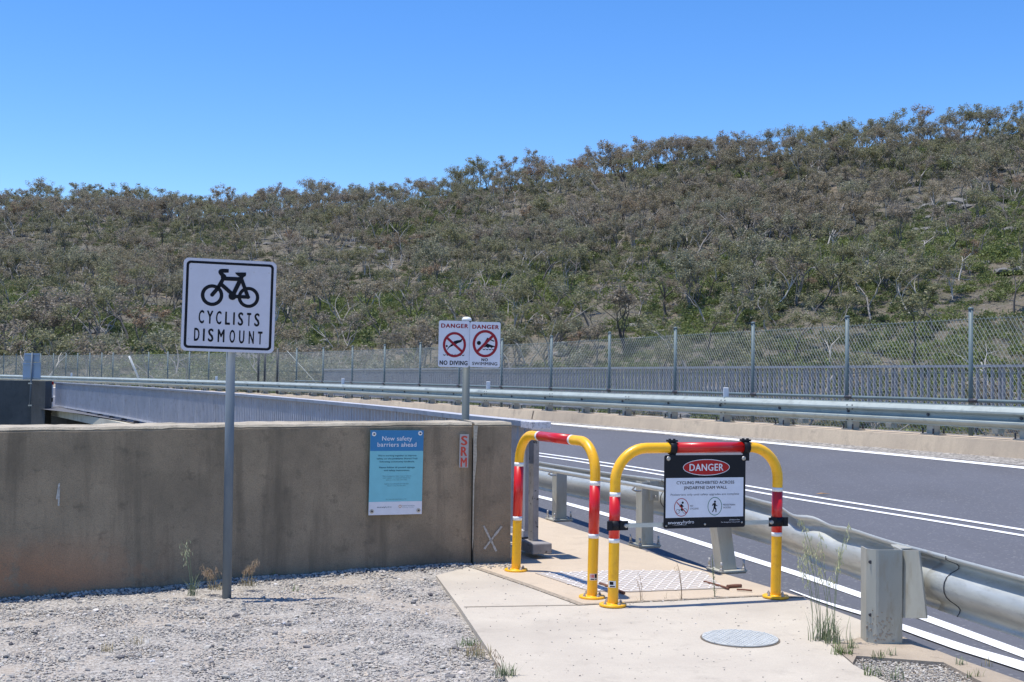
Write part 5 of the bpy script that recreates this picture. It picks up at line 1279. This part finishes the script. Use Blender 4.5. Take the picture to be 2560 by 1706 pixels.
GUM = [(0.25, 0.245, 0.14), (0.34, 0.285, 0.20), (0.27, 0.28, 0.13), (0.33, 0.28, 0.225), (0.30, 0.31, 0.20), (0.36, 0.25, 0.16)]
M['gum'] = leafmat('gum leaves', GUM)
M['shrub'] = leafmat('shrub leaves', [(0.17, 0.17, 0.105), (0.165, 0.185, 0.09), (0.18, 0.22, 0.082), (0.22, 0.265, 0.085)])
M['bark'] = tinted('gum bark', [(0.0, (0.09, 0.08, 0.075)), (0.55, (0.22, 0.20, 0.18)), (1.0, (0.52, 0.48, 0.43))], objrand=True)
M['bark2'] = tinted('mixed bark', [(0.0, (0.09, 0.08, 0.075)), (0.6, (0.22, 0.20, 0.18)), (1.0, (0.52, 0.48, 0.43))])
M['dead'] = simple('bleached dead wood', (0.40, 0.38, 0.35), 0.9, 0, 0.2, 1)
M['rock'] = simple('grey lichened rock', (0.17, 0.165, 0.155), 0.95, 0, 0.3, 1.2, 1.0, 2.0, grime=(0.12, 0.12, 0.115))
def cards(centers, size, rng, up=0.0):
    n = len(centers); a = rng.normal(size=(n, 3)); a /= np.linalg.norm(a, axis=1, keepdims=True)
    b = rng.normal(size=(n, 3)); b -= a*(a*b).sum(1, keepdims=True); b /= np.linalg.norm(b, axis=1, keepdims=True)
    sa = size*rng.uniform(0.5, 1.3, (n, 1)); sb_ = size*rng.uniform(0.25, 0.7, (n, 1))
    if not up: a[:, 2] *= 0.8; b[:, 2] *= 0.8
    if up: a[:, 2] += up; a /= np.linalg.norm(a, axis=1, keepdims=True)
    v = np.stack([centers-a*sa, centers-b*sb_, centers+a*sa, centers+b*sb_], 1)
    return v.reshape(-1, 3), np.arange(n*4).reshape(-1, 4)
def tree_proto(sd_, H=7.0, ncl=18, per=15, dead=False):
    rng = np.random.default_rng(sd_); rnd = random.Random(sd_); mb = MB(); tips = []
    def branch(p, d, L_, r_, lev):
        pts = [p]; q = p; dd = d.normalized(); n_ = 3
        for i in range(n_):
            dd = (dd+Vector((rnd.gauss(0, .22), rnd.gauss(0, .22), rnd.gauss(0.06, .12)))).normalized(); q = q+dd*(L_/n_); pts.append(q)
        mb.tube(pts, [r_, r_*0.85, r_*0.7, r_*0.5], 4, caps=False, smooth=True)
        if lev == 0: tips.append(q); tips.append(pts[2]); return
        for k_ in range(rnd.choice((2, 3, 3))):
            a = rnd.uniform(0, 6.28); s_ = rnd.uniform(0.45, 1.0); branch(pts[rnd.choice((2, 3, 3))], (dd+Vector((math.cos(a)*s_, math.sin(a)*s_, 0.15))).normalized(), L_*rnd.uniform(0.55, 0.8), r_*0.5, lev-1)
    ns = rnd.choice((1, 1, 2, 3))
    for k_ in range(ns):
        a = rnd.uniform(0, 6.28); s_ = rnd.uniform(0.05, 0.3) if ns == 1 else rnd.uniform(0.25, 0.6)
        branch(Vector((0, 0, -0.4)), Vector((math.cos(a)*s_, math.sin(a)*s_, 1)), H*0.40, 0.115/ns**.3, 2)
    tv = np.array(mb.v); zmax = max(t.z for t in tips); k_ = H*0.93/zmax; tv *= [k_, k_, k_]
    T = np.array([tuple(t) for t in tips])*k_
    rng.shuffle(T); T = T[:ncl]
    cen = []
    for t in T:
        R_ = rng.uniform(0.5, 1.1)*H/7; m_ = int(per*4.2*rng.uniform(0.6, 1.3)); o_ = rng.normal(size=(m_, 3)); o_ /= np.linalg.norm(o_, axis=1, keepdims=True); o_ *= rng.uniform(0.25, 1, (m_, 1))*R_; o_[:, 2] *= 0.75
        cen.append(t+o_)
    cen = np.concatenate(cen); lv, lf = cards(cen, 0.155*H/7, rng)
    bf = np.array([f for f in mb.f if len(f) == 4])
    return tv, bf, lv, lf
def shrub_proto(sd_, n_=320):
    rng = np.random.default_rng(sd_); c_ = []
    for k_ in range(5):
        o_ = np.array([rng.normal(0, 0.45), rng.normal(0, 0.45), 0]); m_ = n_//5; u = rng.normal(size=(m_, 3)); u /= np.linalg.norm(u, axis=1, keepdims=True); u[:, 2] = np.abs(u[:, 2]); R_ = rng.uniform(0.45, 0.8)
        c_.append(o_+u*R_*rng.uniform(0.5, 1, (m_, 1))*[1, 1, rng.uniform(.7, 1.3)])
    c_ = np.concatenate(c_); return cards(c_, 0.115, rng, up=0.25)
TP = [tree_proto(100+i, H=7.0, ncl=(26, 34, 20, 28, 38, 24)[i % 6], per=(15, 13, 16, 17)[i % 4]) for i in range(10)]
SP_ = [shrub_proto(300+i) for i in range(6)]

# positions
rng = np.random.default_rng(77)
def scatter(n_, rmin, rmaxf, seed_):
    g_ = np.random.default_rng(seed_); az = g_.uniform(math.radians(-29), math.radians(29), n_); R_ = np.interp(az, rid_az, rid_R)*rmaxf
    r_ = np.sqrt(g_.uniform(rmin**2, R_**2)); return r_*np.sin(az), r_*np.cos(az), r_
def dist_filter(x, y, dmin_):
    cell = {}; keep_ = []
    for i in range(len(x)):
        d_ = dmin_[i]; c_ = (int(x[i]//4), int(y[i]//4)); ok = True
        for a in range(-2, 3):
            for b in range(-2, 3):
                for j in cell.get((c_[0]+a, c_[1]+b), ()):
                    if (x[j]-x[i])**2+(y[j]-y[i])**2 < d_*d_: ok = False; break
                if not ok: break
            if not ok: break
        if ok: cell.setdefault(c_, []).append(i); keep_.append(i)
    return np.array(keep_)
tx, ty, tr = scatter(9000, 112, 1.03, 5)
tfrac = (tr-BASE_R)/(np.interp(np.arctan2(tx, ty), rid_az, rid_R)-BASE_R)
gN = lambda x, y: fbm(x/26, y/26, 51, 4)+0.35*fbm(x/60, y/60, 12, 2)
openN = lambda x, y: fbm(x/15, y/15, 201, 3)
dens = fbm(tx/38, ty/38, 31, 3)                     # open, shrubby gaps
dm = np.where(dens > 0.25, 4.8, 2.9)-np.clip(tfrac, 0, 1)*0.5
dm = np.where((tfrac < 0.25) & (tx > 10), dm+2.5, dm)
dm = np.where((gN(tx, ty) > 0.10) & (tfrac < 0.8), dm+2.6, dm)
dm = np.where((openN(tx, ty) > 0.42) & (tfrac < 0.85), 60.0, dm)
g9 = np.random.default_rng(99); a9 = g9.uniform(math.radians(-28), math.radians(28), 900); R9 = np.interp(a9, rid_az, rid_R)*g9.uniform(0.965, 1.03, 900)
tx = np.concatenate([R9*np.sin(a9), tx]); ty = np.concatenate([R9*np.cos(a9), ty]); tr = np.hypot(tx, ty); dm = np.concatenate([np.full(900, 2.9), dm])
tfrac = (tr-BASE_R)/(np.interp(np.arctan2(tx, ty), rid_az, rid_R)-BASE_R)
kp = dist_filter(tx, ty, dm); tx, ty, tr, tfrac = tx[kp], ty[kp], tr[kp], tfrac[kp]
tz = terrain_z(tx, ty)
kind_n = fbm(tx/30, ty/30, 77, 2)
size_ = np.clip(rng.normal(0.92, 0.24, len(tx)), 0.4, 1.5)
size_ = np.where(tfrac > 0.93, size_*rng.uniform(0.8, 1.3, len(tx)), size_)
order = np.argsort(tr/size_)
NI = 300
kinds = [('grey', 0.22), ('brown', 0.62), ('olive', 0.42), ('mauve', 0.62), ('green', 0.40), ('rust', 0.97)]
def proto_objs():
    P = {}
    for ti, (tv, bf, lv, lf) in enumerate(TP[:6]):
        for kname, tint_ in (('grey green', 0.78), ('brown', 0.24), ('olive', 0.42), ('mauve brown', 0.60), ('rusty', 1.0)):
            me = bpy.data.meshes.new('crown'); 
            P[(ti, kname)] = (lv, lf, tint_)
    return P
meshes = {}
def mesh_from(name, V_, F_, mat, tint_):
    o = np_mesh(name, V_, F_, mat, tint=np.full(len(V_), tint_)); me = o.data; bpy.data.objects.remove(o); return me
trunk_me = [mesh_from('trunk', tv, bf, M['bark'], 0.5) for tv, bf, lv, lf in TP]
for m_ in trunk_me: m_.polygons.foreach_set('use_smooth', [True]*len(m_.polygons))
crown_me = {}
KN = [('grey green', 0.80, 'grey green'), ('brown', 0.22, 'brownish'), ('olive', 0.42, 'olive green'), ('mauve', 0.58, 'mauve brown'), ('rusty', 1.0, 'rusty orange')]
def zone(px, fr):
    a = 'far left' if px < 420 else 'round the cyclist sign' if px < 760 else 'centre left' if px < 1100 else 'above the small danger signs' if px < 1450 else 'centre right' if px < 1850 else 'right' if px < 2250 else 'far right'
    b = 'lowest slope' if fr < 0.12 else 'lower slope' if fr < 0.3 else 'middle slope' if fr < 0.8 else 'skyline ridge'
    return b, a
def kidx(v, r_):
    if r_ < 0.018: return 4
    u = v+(r_-0.5)*0.9
    return 1 if u < -0.34 else 3 if u < -0.08 else 0 if u < 0.22 else 2
rk = rng.uniform(0, 1, len(tx)); rrot = rng.uniform(0, 6.28, len(tx)); rt = rng.integers(0, len(TP), len(tx))
print('TREES', len(tx))
# the individual trees: those that show largest, and every third one on the skyline
vis = [i for i in order if abs(tx[i]/ty[i]) < 0.435]
sky_i = [i for i in vis if tfrac[i] > 0.93][::2][:60]
ind = list(dict.fromkeys(sky_i+vis))[:NI]; indset = set(ind)
for i in ind:
    k_ = kidx(kind_n[i], rk[i]); nm, tint_, lab = KN[k_]; t_ = int(rt[i])
    key = (t_, k_)
    if key not in crown_me:
        base_c = GUM; crown_me[key] = mesh_from('crown', TP[t_][2], TP[t_][3], M['gum'], tint_)
    r = bpy.data.objects.new('gum_tree', None); COL.objects.link(r); r.location = (tx[i], ty[i], tz[i]); r.rotation_euler = (0, 0, rrot[i]); s_ = float(size_[i]); r.scale = (s_*1.08, s_*1.08, s_)
    pb_, pa_ = zone(proj(r.location)[0], tfrac[i])
    tag(r, f'{lab} gum tree on the {pb_}, {pa_}', 'tree', f'{lab} gum trees on the {pb_}, {pa_}')
    for nm2, me2 in (('trunk', trunk_me[t_]), ('crown', crown_me[key])):
        c_ = bpy.data.objects.new(nm2, me2); COL.objects.link(c_); c_.parent = r
def merge(idx, protos, xs, ys, zs, rots, scl, squash=None):
    Vs = []; Fs = []; off_ = 0; T = []
    for j in idx:
        V_, F_ = protos(j); c_, s_ = math.cos(rots[j]), math.sin(rots[j]); k_ = scl[j]
        W3 = np.empty_like(V_); W3[:, 0] = (V_[:, 0]*c_-V_[:, 1]*s_)*k_+xs[j]; W3[:, 1] = (V_[:, 0]*s_+V_[:, 1]*c_)*k_+ys[j]; W3[:, 2] = V_[:, 2]*k_+zs[j]
        Vs.append(W3); Fs.append(F_+off_); off_ += len(V_); T.append(len(V_))
    return np.concatenate(Vs), np.concatenate(Fs), T
rest = [i for i in range(len(tx)) if i not in indset]
V1, F1, T1 = merge(rest, lambda j: (TP[rt[j]][2], TP[rt[j]][3]), tx, ty, tz, rrot, size_)
V2, F2, T2 = merge(rest, lambda j: (TP[rt[j]][0], TP[rt[j]][1]), tx, ty, tz, rrot, size_)
tt1 = np.repeat([KN[kidx(kind_n[i], rk[i])][1]+rng.uniform(-.08, .08) for i in rest], T1)
tt2 = np.repeat(rng.uniform(0, 1, len(rest)), T2)
Vm = np.concatenate([V1, V2]); Fm = np.concatenate([F1, F2+len(V1)])
fo = np_mesh('hill_forest', Vm, Fm, M['gum'], tint=np.concatenate([tt1, tt2])); fo.data.materials.append(M['bark2'])
fo.data.polygons.foreach_set('material_index', np.concatenate([np.zeros(len(F1), np.int32), np.ones(len(F2), np.int32)]))
tag(fo, 'dense dry gum forest covering the long hillside behind the dam', 'forest', kind='stuff')

# shrubs
sx, sy, sr = scatter(30000, 60, 0.99, 8)
sfr = (sr-BASE_R)/(np.interp(np.arctan2(sx, sy), rid_az, rid_R)-BASE_R)
dn = fbm(sx/26, sy/26, 51, 4)+0.35*fbm(sx/60, sy/60, 12, 2)
pr_ = np.clip(0.60+1.5*dn+0.45*(1-np.clip(sfr, 0, 1))-0.2*np.clip(sfr-0.6, 0, 1), 0.03, 1)
rdm = np.array([rail_sd(a, b) if b < 112 else -99 for a, b in zip(sx, sy)])
kk = (rng.uniform(0, 1, len(sx)) < pr_) & (rdm < -14) & ((openN(sx, sy) < 0.40) | (rng.uniform(0, 1, len(sx)) < 0.05))
sx, sy, sr, sfr, dn = sx[kk], sy[kk], sr[kk], sfr[kk], dn[kk]
kp = dist_filter(sx, sy, np.full(len(sx), 1.5)); sx, sy, sr, sfr, dn = sx[kp], sy[kp], sr[kp], sfr[kp], dn[kp]
szz = terrain_z(sx, sy)-0.1
ssc = np.clip(rng.normal(1.35, 0.4, len(sx))+0.8*np.clip(dn, 0, 1), 0.5, 2.6); srot = rng.uniform(0, 6.28, len(sx)); spt = rng.integers(0, 6, len(sx))
spx_ = 1280+FPX*sx/sy
stint = np.clip(0.50-0.35*np.clip(sfr, 0, 1)+0.22*(spx_ > 1150)*(sfr < 0.55)+dn*1.2+rng.normal(0, 0.2, len(sx)), 0, 1)
so_ = [i for i in np.argsort(sr/ssc) if abs(sx[i]/sy[i]) < 0.43 and CAMZ+(szz[i]+ssc[i]-CAMZ) > 1.5-0.055*sr[i]]
indS = so_[:300]; sset = set(indS); sme = {}
SK = [(0.05, 'grey brown'), (0.35, 'olive green'), (0.66, 'mid green'), (1.0, 'bright green')]
for i in indS:
    q = min(3, int(stint[i]*3.2)); key = (int(spt[i]), q)
    if key not in sme: sme[key] = mesh_from('shrub', SP_[key[0]][0], SP_[key[0]][1], M['shrub'], SK[q][0])
    o = bpy.data.objects.new('shrub', sme[key]); COL.objects.link(o); o.location = (sx[i], sy[i], szz[i]); o.rotation_euler = (0, 0, srot[i]); s_ = float(ssc[i]); o.scale = (s_, s_, s_)
    pb_, pa_ = zone(proj(o.location)[0], sfr[i]); tag(o, f'{SK[q][1]} round shrub low on the hill behind the fence, {pa_}', 'shrub', f'{SK[q][1]} shrubs behind the fence, {pa_}')
restS = [i for i in range(len(sx)) if i not in sset]
V1, F1, T1 = merge(restS, lambda j: SP_[spt[j]], sx, sy, szz, srot, ssc)
o = np_mesh('shrub_cover', V1, F1, M['shrub'], tint=np.repeat(stint[restS], T1)); tag(o, 'green scrub carpeting the gaps between the gum trees on the hill', 'scrub', kind='stuff')
# low grey litter, twigs and dead sticks over the slope
lx, ly, lr = scatter(52000, 60, 0.99, 19); lz = terrain_z(lx, ly)+0.05
g_ = np.random.default_rng(5); n_ = len(lx); a = g_.uniform(0, 3.14, n_); L_ = g_.uniform(0.3, 1.6, n_)*np.where(g_.uniform(0, 1, n_) > .9, 2.4, 1); el = np.where(g_.uniform(0, 1, n_) < 0.3, g_.uniform(0.6, 1.4, n_), g_.normal(0.1, 0.35, n_))
dx, dy, dz = np.cos(a)*L_*np.cos(el), np.sin(a)*L_*np.cos(el), np.abs(np.sin(el)*L_); w_ = g_.uniform(0.02, 0.07, n_)
Vv = np.stack([np.stack([lx, ly, lz-w_], -1), np.stack([lx+dx, ly+dy, lz+dz-w_*.4], -1), np.stack([lx+dx, ly+dy, lz+dz+w_*.4], -1), np.stack([lx, ly, lz+w_], -1)], 1).reshape(-1, 3)
kk = np.array([True]*n_)
o = np_mesh('fallen_sticks', Vv, np.arange(n_*4).reshape(-1, 4), M['bark2'], tint=np.repeat(g_.uniform(0.2, 1, n_)**1.2, 4)); tag(o, 'pale fallen sticks and bark littering the hillside', 'sticks', kind='stuff')
# rocks
rx, ry, rr_ = scatter(900, 100, 0.97, 23); rn_ = fbm(rx/20, ry/20, 91, 3); kk = rn_ > 0.12; rx, ry, rr_ = rx[kk][:260], ry[kk][:260], rr_[kk][:260]; rz = terrain_z(rx, ry)
def rock_proto(sd_):
    g_ = np.random.default_rng(sd_); import bmesh
    bm = bmesh.new(); bmesh.ops.create_icosphere(bm, subdivisions=2, radius=1)
    for v in bm.verts: v.co *= 1+0.28*mnoise.noise(v.co*1.3+Vector((sd_*3.1, 0, 0)))+0.12*mnoise.noise(v.co*3+Vector((0, sd_, 0))); v.co.z *= 0.5
    me = bpy.data.meshes.new('boulder'); bm.to_mesh(me); bm.free(); me.materials.append(M['rock']); return me
RMs = [rock_proto(i) for i in range(6)]
for i in range(len(rx)):
    o = bpy.data.objects.new('boulder', RMs[i % 6]); COL.objects.link(o); s_ = random.uniform(0.5, 1.9); o.location = (rx[i], ry[i], rz[i]); o.scale = (s_*1.3, s_, s_*0.9); o.rotation_euler = (random.uniform(-.3, .3), random.uniform(-.3, .3), random.uniform(0, 6))
    px_ = proj(o.location)[0]; f_ = (rr_[i]-BASE_R)/200; pb_, pa_ = zone(px_, f_); tag(o, f'grey lichened boulder lying among trees on the {pb_}, {pa_}', 'boulder', f'grey boulders on the {pb_}, {pa_}')
# pale dead trees seen in the photo
def dead_tree(px, py, hpx, sd_, label):
    # walk out along the slope until the ground is met
    d = ray(px, py); best = None
    for t in np.arange(60, 460, 0.5):
        p = CAM+d*t
        if p.z < float(terrain_z(p.x, p.y)): best = p; break
    if best is None: return
    h = hpx*best.y/FPX; rnd = random.Random(sd_); mb = MB()
    def br(p, dd, L_, r_, lev):
        pts = [p]; q = p
        for i in range(4): dd = (dd+Vector((rnd.gauss(0, .2), rnd.gauss(0, .2), rnd.gauss(0, .1)))).normalized(); q = q+dd*L_/4; pts.append(q)
        mb.tube(pts, [r_, r_*.85, r_*.65, r_*.5, r_*.3], 5, caps=False)
        if lev:
            for k_ in range(3): a = rnd.uniform(0, 6.28); br(pts[rnd.choice((2, 3, 4))], (dd+Vector((math.cos(a), math.sin(a), .2))*0.8).normalized(), L_*0.5, r_*.45, lev-1)
    br(Vector((0, 0, -.3)), Vector((rnd.uniform(-.3, .3), 0, 1)), h*0.75, max(0.09, h*0.018), 2)
    o = mb.build('dead_tree', M['dead'], fix=False); o.location = best; tag(o, label, 'dead tree')
for i, (px, py, hp, lab) in enumerate(((1155, 745, 105, 'tall pale forked dead tree on the slope left of the small danger signs'), (990, 720, 95, 'pale slender dead tree on the middle slope, centre left'), (1002, 655, 110, 'white trunked dead tree high on the centre left slope'), (300, 885, 75, 'pale dead tree with spreading limbs just above the left fence'), (190, 705, 50, 'small bleached dead tree on the left slope among shrubs'), (640, 610, 60, 'bleached dead tree above the cyclist sign'), (1760, 760, 32, 'white fallen looking dead tree on the bare slope, centre right'), (1800, 425, 60, 'pale leaning dead tree under the skyline, right'), (2270, 370, 30, 'small white dead stump near skyline at right'), (2365, 640, 55, 'bleached dead tree on the far right middle slope'), (2105, 745, 50, 'pale dead tree on the right lower slope'), (1470, 845, 45, 'weathered white stump just above the fence, centre right'), (2430, 690, 40, 'splayed grey dead tree at the far right'), (1110, 500, 60, 'pale dead tree high on the centre ridge'), (815, 560, 55, 'pale dead tree on bare upper slope, centre left'), (45, 660, 45, 'bleached dead tree at the far left slope'))):
    dead_tree(px, py, hp, 500+i, lab)
